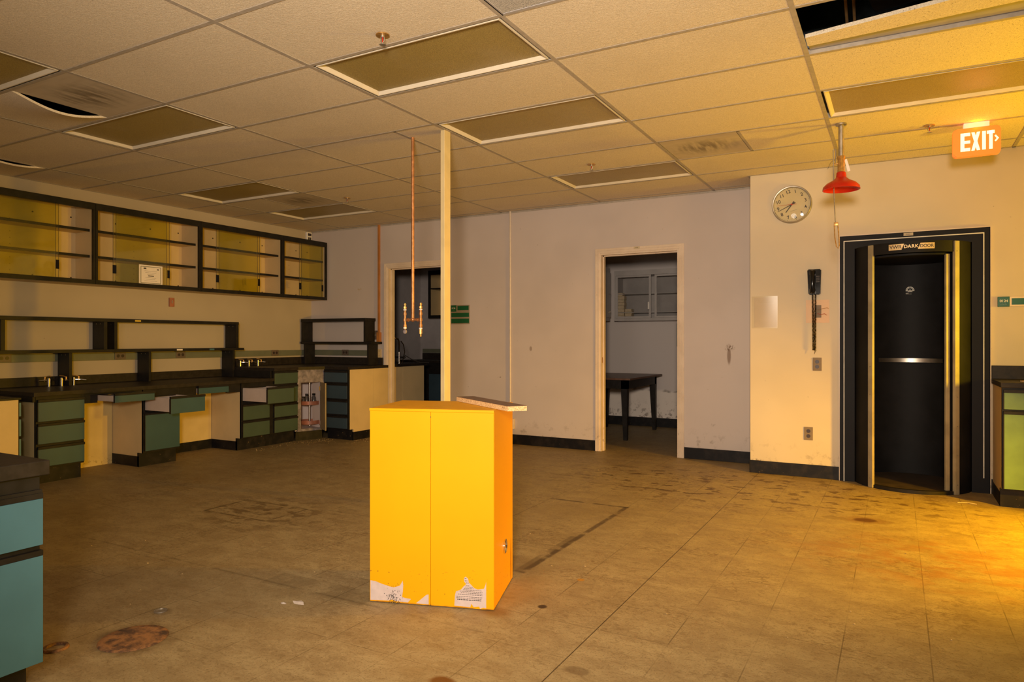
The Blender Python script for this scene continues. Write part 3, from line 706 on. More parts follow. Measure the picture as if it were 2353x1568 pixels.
for y, l in ((3.289, 'brown outlet at the left edge, under the long black shelf'), (4.373, 'brown outlet under the long shelf above the middle knee space'),
             (5.076, 'brown outlet under the long shelf below the cream shelf tag'), (6.446, 'brown outlet over the bench between the two black shelf racks')):
    outlet(XL + .03, y, 1.053, l, 'x', True, 'outlet_plate', G)
outlet(-6.50, YB - .03, 1.053, 'brown outlet behind the small shelf rack on the back wall', 'y', True, 'outlet_plate', G)
t = thing('switch_plate', 'beige blank plate low beside the first doorway casing', 'switch', (-5.935, YB, 1.046))
MB().box(-.034, .034, -.007, -.001, -.055, .055, .002).build('plate', 'cream', t); MB().cyl((0, -.009, .03), (0, -.007, .03), .004).cyl((0, -.009, -.03), (0, -.007, -.03), .004).build('screws', 'steel', t)
t = thing('thermostat', 'small reddish switch box on the left wall under the glazed cabinets', 'switch', (XL, 4.978, 1.646), R(90))
MB().box(-.030, .030, -.02, -.001, -.05, .05, .003).build('body', 'brown_wood', t); MB().box(-.006, .006, -.028, -.02, -.012, .02).build('lever', 'steel', t)
t = thing('alarm_device', 'small pale alarm unit high in the far left corner above the cabinets', 'alarm', (XL, 7.055, 2.655), R(90))
MB().box(-.045, .045, -.035, -.001, -.06, .06, .004).build('housing', 'white_plastic', t)
MB().box(-.03, .03, -.04, -.035, .01, .045).box(-.025, -.005, -.04, -.035, -.045, -.01).box(.005, .025, -.04, -.035, -.045, -.01).build('grille', 'outlet_dark', t)
t = thing('document_sleeve', 'clear plastic sleeve with a printed sheet taped to the right wall corner', 'document', (-1.165, YC, 1.327))
MB().box(.022, .216, -.0025, -.0015, .012, .280).build('sheet', 'sleeve_paper', t)
m = MB()
for k in range(5): m.box(.05, .19, -.0030, -.0026, .262 - k * .007, .2635 - k * .007)
for k in range(7): m.box(.06, .18, -.0030, -.0026, .03 + k * .006, .0312 + k * .006)
m.build('print', 'tag', t)
m = MB(); n = 10
vv = [[m.bm.verts.new((.225 * i / n, -.006 - .010 * math.sin(i / n * math.pi) * (.4 + .6 * (j / n)), .292 * j / n)) for j in range(n + 1)] for i in range(n + 1)]
for i in range(n):
    for j in range(n): m.bm.faces.new((vv[i][j], vv[i + 1][j], vv[i + 1][j + 1], vv[i][j + 1]))
m.build('sleeve', 'clear', t, True)

# ================================================================== SAFETY SHOWER
t = thing('safety_shower', 'red dome safety shower hanging from the ceiling above the phone', 'shower', (-.338, 5.36, 2.27))
H = CEIL - 2.27
MB().lathe([(0, H), (.036, H), (.036, H - .010), (.022, H - .016), (0, H - .016)], n=28).build('flange', 'galv', t, True)
MB().cyl((0, 0, .225), (0, 0, H - .01), .0185).build('pipe', 'galv', t, True)
MB().cyl((0, 0, .135), (0, 0, .225), .023, n=8).cyl((0, 0, .215), (0, 0, .235), .026, n=8).cyl((0, 0, .122), (0, 0, .140), .024, n=8).cyl((-.02, 0, .185), (-.055, 0, .185), .006).build('valve', 'brass', t, True)
MB().lathe([(.024, .125), (.030, .120), (.034, .085), (.055, .066), (.095, .045), (.117, .022), (.121, .0), (.117, .0), (.105, .018), (.06, .04), (.0, .05)], n=48).build('shower_head', 'red', t, True)
MB().tube([(-.036, -.01, .19), (-.034, -.01, .285), (-.044, -.01, .29), (-.050, -.01, .28), (-.046, -.01, .0), (-.036, -.01, -.225)], .0035, 8).build('pull_rod', 'galv', t, True)
m = MB().box(-.046, -.018, -.016, -.004, -.25, -.225, .002); m.tube([(-.043, -.01, -.235), (-.040, -.01, -.33), (-.030, -.01, -.395), (-.018, -.01, -.41), (-.012, -.01, -.39), (-.014, -.01, -.33), (-.020, -.01, -.25)], .0036, 8)
m.build('pull_handle', 'brass', t, True)
MB().panel_xz([(.02, .21), (.035, .215), (.058, .13), (.040, .125)], .01, .0108).build('inspection_tag', 'paper', t)
MB().tube([(-.03, 0, .21), (-.05, -.01, .212), (-.068, -.02, .19), (-.085, -.02, .15)], .0012, 6).build('wire', 'hair', t)

# ================================================================== EXIT SIGN
t = thing('exit_sign', 'glowing orange exit sign with white letters hanging from the ceiling', 'sign', (.485, 5.79, 2.50))
W2, Z0, Z1 = .140, .0, .195
def rr(w, z0, z1, r, n=6):
    p = []
    for cx, cz, a0 in ((w - r, z1 - r, 0), (-w + r, z1 - r, 90), (-w + r, z0 + r, 180), (w - r, z0 + r, 270)):
        for k in range(n + 1): a = R(a0 + 90 * k / n); p.append((cx + r * math.cos(a), cz + r * math.sin(a)))
    return p
m = MB().panel_xz(rr(W2, Z0, Z1, .026)[::-1], -.024, .024); bmesh.ops.bevel(m.bm, geom=[e for e in m.bm.edges if all(abs(v.co.y + .024) < 1e-5 for v in e.verts)], offset=.008, segments=2, affect='EDGES')
m.build('housing', 'exit_orange', t)
m = MB(); sy = -.0248
def bar(x0, x1, z0, z1): m.box(x0, x1, sy - .001, sy, z0, z1)
zb, zt = .035, .162
bar(-.093, -.070, zb, zt); bar(-.071, -.036, zt - .022, zt); bar(-.071, -.036, .088, .108); bar(-.071, -.036, zb, zb + .022)
for s in (1, -1):
    x0, x1 = (-.020, .012) if s > 0 else (.012, -.020)
    q = [(x0 - .0095, zt), (x0 + .0095, zt), (x1 + .0095, zb), (x1 - .0095, zb)]
    m.panel_xz(q, sy - .001 - (s < 0) * .0004, sy)
bar(.033, .054, zb, zt); bar(.060, .104, zt - .022, zt); bar(.073, .093, zb, zt)
m.panel_xz([(.103, .122), (.111, .128), (.129, .104), (.111, .082), (.104, .088), (.116, .104)], sy - .001, sy)
m.build('lettering', 'exit_white', t)
MB().box(-.075, .075, -.03, .03, Z1, CEIL - 2.50 - .001, .004).build('canopy', 'exit_canopy', t)
sl = lamp('exit_sign_glow', 'POINT', (.485, 5.74, 2.712), .9, (1, .07, .0), .01); sl2 = lamp('exit_sign_glow_front', 'POINT', (.485, 5.68, 2.60), .12, (1, .22, .05), .05)

# ================================================================== DARKROOM REVOLVING DOOR
SX0, SX1, SZ = -.430, .651, 2.117
t = thing('darkroom_door', 'black cylindrical revolving darkroom door in a black surround, right wall', 'door', (.107, 6.78, 0))
cx0, cy0 = .107, 6.78
ML = T(-cx0, -cy0, 0)
def L(): return MB(ML.copy())
m = L().box(SX0, -.314, YC - .018, YC + .012, 0, SZ).box(.528, SX1, YC - .018, YC + .012, 0, SZ).box(-.314, .528, YC - .018, YC + .012, 2.005, SZ)
sur = m.build('surround', 'dark_frame', t)
m = L().box(-.400, -.393, YC - .022, YC - .018, 0, 2.076).box(.604, .611, YC - .022, YC - .018, .12, 2.076).box(-.393, .604, YC - .022, YC - .018, 2.068, 2.076)
m.build('inlay_strip', 'sign_white', sur)
m = L().box(SX0 - .006, SX0, YC - .02, YC + .001, 0, SZ + .006).box(SX1, SX1 + .006, YC - .02, YC + .001, 0, SZ + .006).box(SX0, SX1, YC - .02, YC + .001, SZ, SZ + .006)
m.build('edge_trim', 'casing', sur)
AR, AL = -46.5, -131.0
L().arc(cx0, cy0, .424, .435, AR, 360 + AL, 0, 2.0, 90).build('housing', 'drum', t, True)
L().arc(cx0, cy0, .424, .436, AL, AR, 1.915, 2.0, 30).build('header', 'drum', t, True)
L().arc(cx0, cy0, .400, .437, AL, AR, 0, .028, 30).build('threshold', 'black', t, True)
L().lathe([(0, 2.0), (.437, 2.0), (.437, 2.004), (0, 2.004)], (cx0, cy0, 0), 60).build('top_cap', 'drum', t)
dm = L().arc(cx0, cy0, .400, .408, -54, 360 - 137, .02, 1.905, 80).build('drum', 'drum', t, True)
L().lathe([(0, .010), (.405, .010), (.405, .024), (0, .024)], (cx0, cy0, 0), 60).build('drum_floor', 'drum_floor', t)
L().lathe([(0, 1.895), (.405, 1.895), (.405, 1.91), (0, 1.91)], (cx0, cy0, 0), 60).build('drum_roof', 'drum', t)
def post(a, z0, r, wd, dp, nm='post'):
    th = R(a); c = Vector((cx0 + r * math.cos(th), cy0 + r * math.sin(th), 0))
    mm = ML @ Matrix.Translation(c) @ Matrix.Rotation(th, 4, 'Z')
    return MB(mm).box(-dp, dp, -wd, wd, z0, 2.0 if nm == 'post' else 1.9, .002).build(nm, 'post_alu', t)
for a in (-131.5, -46): 
    p = post(a, .002, .437, .022, .012)
    th = R(a); mm = ML @ Matrix.Translation((cx0 + .4505 * math.cos(th), cy0 + .4505 * math.sin(th), 0)) @ Matrix.Rotation(th, 4, 'Z')
    s_ = MB(mm)
    for k in range(9): s_.cyl((-.002, 0, .08 + k * .23), (.0015, 0, .08 + k * .23), .004, n=8)
    s_.build('screw', 'galv', p)
post(-53, .03, .404, .016, .010, 'drum_edge')
# rail across the back of the drum
L().arc(cx0, cy0, .380, .386, 50, 130, 1.020, 1.056, 30).build('push_rail', 'steel', t, True)
# header sign, bent round the drum
def curved(nm, a0, a1, z0, z1, mat, r=.4375, parent=None): return L().arc(cx0, cy0, .436, r, a0, a1, z0, z1, 8).build(nm, mat, parent or t)
sg = curved('name_plate', -111.6, -69.2, 1.940, 1.985, 'drum', .4372)
def ctext(txt, a, z, size, mat, parent, bold=0):
    m = L(); ws = {'W': .96, 'D': .73, 'A': .68, 'R': .68, 'K': .66, 'O': .78, 'V': .66}
    total = sum(ws[c] for c in txt) * size; ang = a - math.degrees(total / 2 / .438)
    for c in txt:
        wd = ws[c] * size; aa = R(ang + math.degrees(wd / 2 / .438))
        m.text(c, size, Matrix.Translation((cx0 + .4386 * math.cos(aa), cy0 + .4386 * math.sin(aa), z)) @ Matrix.Rotation(aa + R(90), 4, 'Z') @ FX, .0003, bold=bold)
        ang += math.degrees(wd / .438)
    m.build('lettering', mat, parent)
def slanted(b0, b1, t0, t1, mat, parent):
    m = L(); n = 8; rows = []
    for r_ in (.4365, .4382):
        rows.append([[m.bm.verts.new(m.M @ Vector((cx0 + r_ * math.cos(R(p + (q - p) * k / n)), cy0 + r_ * math.sin(R(p + (q - p) * k / n)), z))) for k in range(n + 1)] for p, q, z in ((b0, b1, 1.940), (t0, t1, 1.987))])
    for k in range(n):
        m.bm.faces.new((rows[1][0][k], rows[1][0][k + 1], rows[1][1][k + 1], rows[1][1][k]))
        for e in (0, 1): m.bm.faces.new((rows[0][e][k], rows[0][e][k + 1], rows[1][e][k + 1], rows[1][e][k]))
    m.build('gold_panel', mat, parent)
slanted(-111.6, -99.4, -111.6, -97.0, 'gold_tag', sg); slanted(-84.6, -69.2, -82.2, -69.2, 'gold_tag', sg)
ctext('VWR', -105.0, 1.9630, .039, 'ink', sg, .0006); ctext('DARK', -90.7, 1.9630, .037, 'gold_tag', sg, .0008); ctext('DOOR', -76.3, 1.9630, .033, 'ink', sg, .0006)
# emblem on the drum's back wall: half disc of arcs over two lines
em = MB(ML @ T(.107, 6.78 + .3985, 1.665))
def half_ring(r0, r1, a0=0, a1=180, n=14):
    p = [(r1 * math.cos(R(a0 + (a1 - a0) * k / n)), r1 * math.sin(R(a0 + (a1 - a0) * k / n))) for k in range(n + 1)] + [(r0 * math.cos(R(a1 + (a0 - a1) * k / n)), r0 * math.sin(R(a1 + (a0 - a1) * k / n))) for k in range(n + 1)]
    em.panel_xz(p, -.0035, -.0025)
for k in range(9): half_ring(.026, .034, k * 20 + 2, k * 20 + 17, 4)
half_ring(.020, .0235); half_ring(.004, .008, 0, 360, 20)
em.box(-.034, .034, -.0035, -.0025, -.006, -.001).box(-.018, .018, -.0035, -.0025, -.014, -.009).box(-.032, -.012, -.0035, -.0025, -.026, -.023).box(-.032, .012, -.0035, -.0025, -.033, -.031)
em.build('emblem', 'sign_white', dm)

# ================================================================== BASE CABINETS
TOE = .135
def base_cab(label, loc, rz, w, depth, h, rows, front='teal_shaded', sides='cream', group='laminate base cabinets', toe_d=.065, filler=0):
    """front plane at local y=0 facing -y; rows: (z0, z1, kind, pulled out by)"""
    t = thing('base_cabinet', label, 'cabinet', loc, rz, group)
    ft = .018
    c = MB().box(0, ft, .001, depth, TOE, h).box(w - ft, w, .001, depth, TOE, h).box(ft, w - ft, depth - ft, depth, TOE, h).box(ft, w - ft, .001, depth - ft, TOE, TOE + ft)
    c.box(0, ft, toe_d + .021, depth, 0, TOE).box(w - ft, w, toe_d + .021, depth, 0, TOE)
    c.build('carcass', sides, t)
    MB().box(-.004, w + .004, toe_d - .008, toe_d + .02, 0, TOE - .001).box(-.004, 0, toe_d - .006, depth, 0, .10).box(w, w + .004, toe_d - .006, depth, 0, .10).build('toe_kick', 'skirt', t)
    f = MB().box(0, .020, -.001, .02, TOE, h).box(w - .020, w, -.001, .02, TOE, h)
    zs = sorted([TOE] + [z for r in rows for z in r[:2]] + [h])
    for a, b in zip(zs[::2], zs[1::2]):
        if b - a > .004: f.box(.02, w - .02, 0, .02, a - (.002 if a > TOE else 0), b + .002)
    if filler: f.box(-filler, 0, -.001, .02, TOE, .743).box(-filler, -.004, toe_d - .008, toe_d + .02, 0, TOE - .001)
    f.build('face_frame', 'black', t)
    for r in rows:
        z0, z1, kind = r[:3]; out = r[3] if len(r) > 3 else 0
        nm = 'door' if kind == 'door' else 'drawer'
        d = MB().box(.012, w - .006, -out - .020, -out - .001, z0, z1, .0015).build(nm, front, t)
        MB().box(.008, w - .004, -out - .026, -out, z1 + .0005, z1 + .022, .001).box(.006, .0118, -out - .020, -out - .001, z0, z1).build('finger_pull', 'black', d)
        if out:
            b = MB(); bw, bd = .026, depth - .06; y0, y1 = -out, -out + bd; zb, zt = z0 + .015, z1 + .004
            b.box(bw, w - bw, y0, y1, zb, zb + .008).box(bw, bw + .01, y0, y1, zb + .008, zt).box(w - bw - .01, w - bw, y0, y1, zb + .008, zt).box(bw + .01, w - bw - .01, y1 - .01, y1, zb + .008, zt).box(bw + .01, w - bw - .01, y0, y0 + .008, zb + .008, zt)
            b.build('tray', 'drawer', d)
    return t
XF = -6.30
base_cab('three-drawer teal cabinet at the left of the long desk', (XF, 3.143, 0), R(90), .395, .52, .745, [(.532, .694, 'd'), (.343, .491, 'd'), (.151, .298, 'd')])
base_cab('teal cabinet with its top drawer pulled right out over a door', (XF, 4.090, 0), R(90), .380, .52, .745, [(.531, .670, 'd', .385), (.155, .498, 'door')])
base_cab('green cabinet with top drawer pulled out, at the right end of the low desk', (XF, 5.225, 0), R(90), .385, .52, .745, [(.533, .687, 'd', .385), (.334, .484, 'd'), (.145, .300, 'd')], 'sage')
base_cab('tall green four-drawer cabinet left of the corner cabinet', (XF, 5.665, 0), R(90), .372, .56, .86, [(.709, .833, 'd'), (.490, .665, 'd'), (.323, .452, 'd'), (.128, .287, 'd')][:3] + [(.145, .287, 'd')], 'sage', filler=.052)
base_cab('blue four-drawer cabinet right of the corner cabinet', (-6.185, 6.38, 0), 0, .385, .44, .86, [(.705, .823, 'd'), (.507, .665, 'd'), (.317, .464, 'd'), (.145, .272, 'd')], 'teal_dark')
# corner cabinet with rotating trays
p0, p1 = Vector((-6.30, 6.045, 0)), Vector((-6.188, 6.372, 0))
ang = math.atan2(p1.y - p0.y, p1.x - p0.x); wcc = (p1 - p0).length
t = thing('corner_cabinet', 'scraped grey corner cabinet, door open, wooden turntable shelves inside', 'cabinet', p0, ang)
h = .86
f = MB().box(.0, .045, 0, .02, .115, h).box(wcc - .045, wcc, 0, .02, .115, h).box(.045, wcc - .045, 0, .02, .705, h).box(.045, wcc - .045, 0, .02, .115, .145)
f.build('face_frame', 'plaster', t)
m = MB().box(-.02, 0, .021, .50, .12, h).box(wcc + .17, wcc + .19, .30, .50, .12, h).box(wcc, wcc + .17, .28, .30, .12, h).box(wcc - .02, wcc, .021, .28, .12, h).box(0, wcc + .17, .48, .50, .12, h).box(0, wcc + .17, .301, .48, .12, .135).box(0, wcc - .02, .021, .301, .12, .135).box(0, wcc - .02, .021, .48, .84, h)
m.build('carcass', 'liner', t)
MB().box(0, wcc, .05, .056, 0, .12).build('toe_kick', 'skirt', t)
dmx = Matrix.Translation((wcc - .045, -.002, 0)) @ Matrix.Rotation(R(-103), 4, 'Z')
dd = MB(Matrix.Translation((wcc - .045, -.004, 0)) @ Matrix.Rotation(R(-103), 4, 'Z')).box(0, .24, -.008, .008, .13, .70, .001).build('door', 'door_inner', t)
MB().box(wcc - .062, wcc - .04, -.018, .006, .60, .65).box(wcc - .062, wcc - .04, -.018, .006, .18, .23).build('hinge', 'chrome', dd)
ctr = (wcc / 2 + .07, .185)
MB().cyl((ctr[0], ctr[1], .15), (ctr[0], ctr[1], .84), .011).cyl((ctr[0], ctr[1], .15), (ctr[0], ctr[1], .20), .018).build('spindle', 'steel', t, True)
for zz in (.18, .42):
    tr = MB().lathe([(0, 0), (.125, 0), (.125, .045), (.115, .045), (.115, .012), (0, .012)], (ctr[0], ctr[1], zz), 40).build('turntable', 'brown_wood', t, True)
Wc = Matrix.Translation(p0) @ Matrix.Rotation(ang, 4, 'Z')
for k, (dx, dy, r_, hh, l) in enumerate(((-.088, -.02, .022, .09, 'leftmost dark jar on the upper turntable'), (-.060, -.05, .022, .12, 'dark stoppered jar second from left on the upper turntable'),
                               (-.025, .03, .022, .12, 'dark stoppered jar just left of the turntable spindle'), (.035, -.045, .026, .125, 'widest dark jar right of the turntable spindle'), (.085, -.02, .02, .03, 'low dark dish at the right of the upper turntable'))):
    c = Wc @ Vector((ctr[0] + dx, ctr[1] + dy, .4325))
    j = thing('jar', l, 'jar', c, 0, 'dark jars on the upper turntable')
    MB().lathe([(0, 0), (r_, 0), (r_, hh * .6), (r_ * .5, hh * .78), (r_ * .5, hh * .82), (0, hh * .82)], n=18).build('body', 'jar', j, True)
    MB().lathe([(0, hh * .82), (r_ * .75, hh * .82), (r_ * .75, hh), (0, hh)], n=18).build('stopper', 'phone', j, True)

# chase panels, knee panels
o = MB().box(XL + .01, -6.79, 3.54, 4.085, .0, .70).build('knee_panel', 'knee'); tag(o, 'scuffed yellow knee-space panel between the first and second desk cabinets', 'panel', 'knee-space back panels')
t = MB().box(XL + .01, -6.79, 4.475, 5.22, .10, .70).build('knee_panel', 'knee'); tag(t, 'cream knee-space panel behind the pulled-out drawer, with black base', 'panel', 'knee-space back panels')
MB().box(XL + .01, -6.784, 4.475, 5.22, 0, .10).build('base_strip', 'skirt', t)
# pencil drawers
def pencil(y0, y1, out, label):
    t = thing('pencil_drawer', label, 'drawer', (XF, y0, .66), R(90), 'shallow drawers under the desk')
    w_ = y1 - y0
    MB().box(0, w_, -out - .018, -out, .003, .064, .0015).build('front', 'teal_shaded', t)
    MB().box(-.003, w_ + .003, -out - .024, -out, .0645, .085, .001).build('finger_pull', 'black', t)
    MB().box(-.004, -.0002, -out - .018, -out, .0, .064).build('side_edge', 'black', t)
    if out: MB().box(.012, .02, -out, .30, .01, .06).box(w_ - .02, w_ - .012, -out, .30, .01, .06).box(.02, w_ - .02, -out, .30, .01, .016).box(.02, w_ - .02, .29, .30, .016, .06).build('tray', 'drawer', t)
pencil(3.665, 4.04, .235, 'shallow teal drawer pulled open under the desk, left knee space')
pencil(4.673, 5.04, .012, 'closed shallow green drawer under the desk, right knee space')
# desk top
t = thing('desk_worktop', 'long low black worktop along the left wall', 'worktop', (-6.7, 4.4, .745))
def W(t): return MB(T(-t.location.x, -t.location.y, -t.location.z))
W(t).box(XL + .005, -6.265, 3.112, 5.66, .745, .781, .002).build('top', 'stone', t)
W(t).box(XL + .002, XL + .022, 3.112, 5.66, .7815, .868, .002).build('backsplash', 'stone', t)
for bxs in (((-6.325, -6.305, 3.542, 4.085, .725, .744), (-6.33, -6.305, 3.542, 3.66, .655, .7248), (-6.33, -6.305, 4.045, 4.085, .655, .7248)),
            ((-6.325, -6.305, 4.475, 5.22, .725, .744), (-6.33, -6.305, 4.475, 4.67, .65, .7248), (-6.33, -6.305, 5.045, 5.22, .65, .7248)),
            ((XL + .01, -6.29, 3.115, 3.135, .70, .744),)):
    a = W(t)
    for q_ in bxs: a.box(*q_)
    a.build('apron', 'black', t)
# bench top (raised)
t = thing('bench_worktop', 'raised black L-shaped worktop turning the far left corner', 'worktop', (-6.7, 6.4, .861))
W(t).prism([(XL + .004, 5.664), (-6.27, 5.664), (-6.27, 6.03), (-6.150, 6.345), (-5.775, 6.345), (-5.775, YB - .018), (XL + .004, YB - .018)], .861, .896).build('top', 'stone', t)
W(t).box(XL + .002, XL + .022, 5.664, YB - .025, .8965, .990, .002).box(XL + .022, -5.86, YB - .038, YB - .018, .8965, .990, .002).build('backsplash', 'stone', t)
W(t).box(XL + .03, -6.31, 5.642, 5.660, .7825, .8605).build('end_panel', 'black', t)
# bench end panel (yellow side) incl. chase
t = thing('bench_end_panel', 'tall cream bench end panel left of the first doorway', 'panel', (-5.80, 6.38, 0))
W(t).box(-5.797, -5.779, 6.382, 6.815, .135, .860).box(-5.797, -5.779, 6.45, 6.815, .10, .135).build('panel', 'cream', t)
W(t).box(-5.797, -5.781, 6.819, YB - .018, .10, .860).build('chase_panel', 'cream', t)
W(t).box(-5.797, -5.775, 6.445, YB - .018, 0, .098).build('base_strip', 'skirt', t)
W(t).box(-5.7995, -5.7785, 6.362, 6.3815, .135, .860).build('edge_band', 'black', t)
# green-grey service band
struct('trim_3', MB().box(XL, XL + .028, 2.7, YB, 1.012, 1.086, .002).box(XL + .028, -5.96, YB - .028, YB, 1.012, 1.086, .002), 'band')

# far-left cream cabinet
t = thing('base_cabinet', 'cream side panel cabinet at the left edge, drawers facing away', 'cabinet', (-6.5, 2.7, 0), 0, 'laminate base cabinets')
W(t).box(-6.85, -6.20, 2.40, 2.965, .1, .735).build('carcass', 'cream', t)
W(t).box(-6.85, -6.205, 2.40, 2.93, 0, .1).build('toe_kick', 'skirt', t)
W(t).box(-6.86, -6.195, 2.38, 2.985, .7355, .752, .001).build('top', 'black', t)
W(t).box(-6.85, -6.203, 2.9655, 2.972, .1, .735).build('face_frame', 'black', t)
for a, b in ((.60, .71), (.44, .575), (.13, .415)): W(t).box(-6.84, -6.21, 2.9722, 2.99, a, b).build('drawer', 'teal', t)

# near-left cabinet (faces +X)
t = thing('base_cabinet', 'large blue-grey drawer cabinet cut off at the bottom left corner', 'cabinet', (-2.64, .30, 0), R(90), 'laminate base cabinets')
w_ = 1.332 - .30
MB().box(0, w_ - .001, .001, .55, .09, .744).build('carcass', 'cream', t)
MB().box(.0, w_ - .012, .068, .55, 0, .09).build('toe_kick', 'skirt', t)
MB().box(0, w_ - .002, -.001, .001, .465, .744).box(0, w_ - .004, -.004, -.001, .684, .744).box(0, w_, -.016, -.001, .681, .694, .001).build('face_frame', 'black', t)
for a, b, nm in ((.500, .662, 'drawer'), (.088, .462, 'door')):
    for k in range(2):
        x1 = w_ - k * .52; d = MB().box(x1 - .51, x1, -.020, -.0015, a, b, .0015).build(nm, 'teal', t)
        MB().box(x1 - .51, x1, -.021, -.0015, b + .0005, b + .020, .001).build('finger_pull', 'black', d)
t = thing('desk_worktop', 'black worktop on the blue-grey cabinet at the bottom left corner', 'worktop', (-2.64, .30, .745), R(90))
MB().box(-.02, w_ + .016, -.032, .60, .0, .051, .003).build('top', 'stone', t)
o = MB().cyl((-2.95, 1.13, .8025), (-2.82, 1.22, .8025), .005).cyl((-2.82, 1.22, .8025), (-2.81, 1.227, .8025), .003).build('pen', 'steel', smooth=True); tag(o, 'thin grey pen lying on the bottom-left worktop', 'pen')

# right green cabinet
t = base_cab('apple-green cabinet cut off by the right edge beside the black door', (.668, 6.115, 0), 0, .62, .54, .875, [(.719, .839, 'd'), (.145, .683, 'door')], 'green')
t = thing('bench_worktop', 'black worktop with backsplash on the apple-green cabinet', 'worktop', (1.0, 6.4, .876))
W(t).box(.658, 1.30, 6.085, YC - .001, .876, .912, .002).build('top', 'stone', t); W(t).box(.660, 1.30, YC - .022, YC - .001, .9125, 1.018, .002).build('backsplash', 'stone', t)
o = MB().prism([(.80, 6.30), (.87, 6.29), (.90, 6.33), (.83, 6.34)], .9125, .918).build('wood_chip', 'chip'); tag(o, 'small orange chip of board lying on the right worktop', 'debris')

# ================================================================== SHELF RACKS
t = thing('shelf_rack', 'long black two-tier shelf rack over the low desk', 'shelf', (-7.03, 4.4, .7815))
F0, B0 = -6.93, -7.132
W(t).box(B0, F0, 2.75, 5.715, 1.403, 1.436, .001).build('shelf', 'black', t); W(t).box(B0, F0 + .008, 2.75, 5.785, 1.096, 1.126, .001).build('shelf', 'black', t)
for y0, y1, z0, z1 in ((3.176, 3.210, 1.1262, 1.4028), (4.090, 4.124, 1.1262, 1.4028), (4.196, 4.228, 1.1262, 1.4028), (5.680, 5.714, 1.1262, 1.4028),
                       (2.95, 2.98, .7815, 1.0958), (3.756, 3.784, .7815, 1.0958), (4.566, 4.592, .7815, 1.0958), (5.632, 5.658, .7815, 1.0958)):
    u = W(t).box(B0, F0 - .004, y0, y1, z0, z1, .001).build('upright', 'black', t)
    W(t).cyl((F0 - .06, y0 - .003, z1 - .02), (F0 - .06, y0 + .001, z1 - .02), .004, n=8).cyl((F0 - .13, y0 - .003, z1 - .02), (F0 - .13, y0 + .001, z1 - .02), .004, n=8).build('bolt', 'steel', u)
for y, z, wd, mt, l in ((4.443, 1.420, .032, 'yellow_tag', 'tiny yellow sticker on the edge of the top black shelf'), (4.92, 1.112, .035, 'paper', 'tiny cream sticker on the edge of the lower black shelf'), (5.332, 1.112, .032, 'teal', 'tiny blue-green sticker on the edge of the lower black shelf')):
    xx = F0 + (.0005 if z > 1.2 else .0085)
    tag(bx('sticker', mt, xx, xx + .001, y - wd, y + wd, z - .008, z + .008), l, 'sticker')
t = thing('shelf_rack', 'small black two-tier shelf rack on the bench, back wall', 'shelf', (-6.5, 7.0, .8965))
W(t).box(-7.128, -5.984, 6.90, 7.10, 1.466, 1.506, .001).build('shelf', 'black', t); W(t).box(-7.128, -5.875, 6.892, 7.10, 1.168, 1.198, .001).build('shelf', 'black', t)
for x0, x1, z0, z1 in ((-7.126, -7.092, 1.1982, 1.4658), (-6.02, -5.985, 1.1982, 1.4658), (-7.08, -7.05, .8965, 1.1678), (-5.962, -5.932, .8965, 1.1678)):
    W(t).box(x0, x1, 6.905, 7.083, z0, z1, .001).build('upright', 'black', t)

# ================================================================== TAPS
def tap(x, y, z, ang, label, grp, s=1):
    t = thing('gas_tap', label, 'tap', (x, y, z), ang, grp)
    MB().cyl((0, 0, 0), (0, 0, .070 * s), .0165 * s).cyl((0, 0, .070 * s), (0, 0, .078 * s), .013 * s).build('turret', 'chrome', t, True)
    MB().cyl((0, 0, .056 * s), (.055 * s, 0, .056 * s), .008 * s).cyl((.055 * s, 0, .056 * s), (.105 * s, 0, .050 * s), .006 * s, .004 * s).build('nozzle', 'chrome', t, True)
    MB().cyl((.042 * s, 0, .05 * s), (.042 * s, 0, .088 * s), .008 * s).tube([(.042 * s, 0, .086 * s), (.02 * s, 0, .094 * s), (-.02 * s, 0, .098 * s)], .0045 * s).build('handle', 'brass', t, True)
G = 'small chrome taps on the low desk'
for y, an, l in ((3.60, 200, 'left chrome tap in the row of three on the low desk'), (3.715, 30, 'middle chrome tap in the row of three on the low desk'), (3.825, 60, 'right chrome tap in the row of three on the low desk')):
    tap(-6.985, y, .781, R(an), l, G)
G = 'small chrome taps on the raised bench'
for y, an, l in ((5.83, 50, 'left chrome tap in the row of three on the raised bench'), (5.96, 30, 'middle chrome tap in the row of three on the raised bench'), (6.10, 40, 'right chrome tap in the row of three on the raised bench')):
    tap(-7.045, y, .896, R(an), l, G, .9)

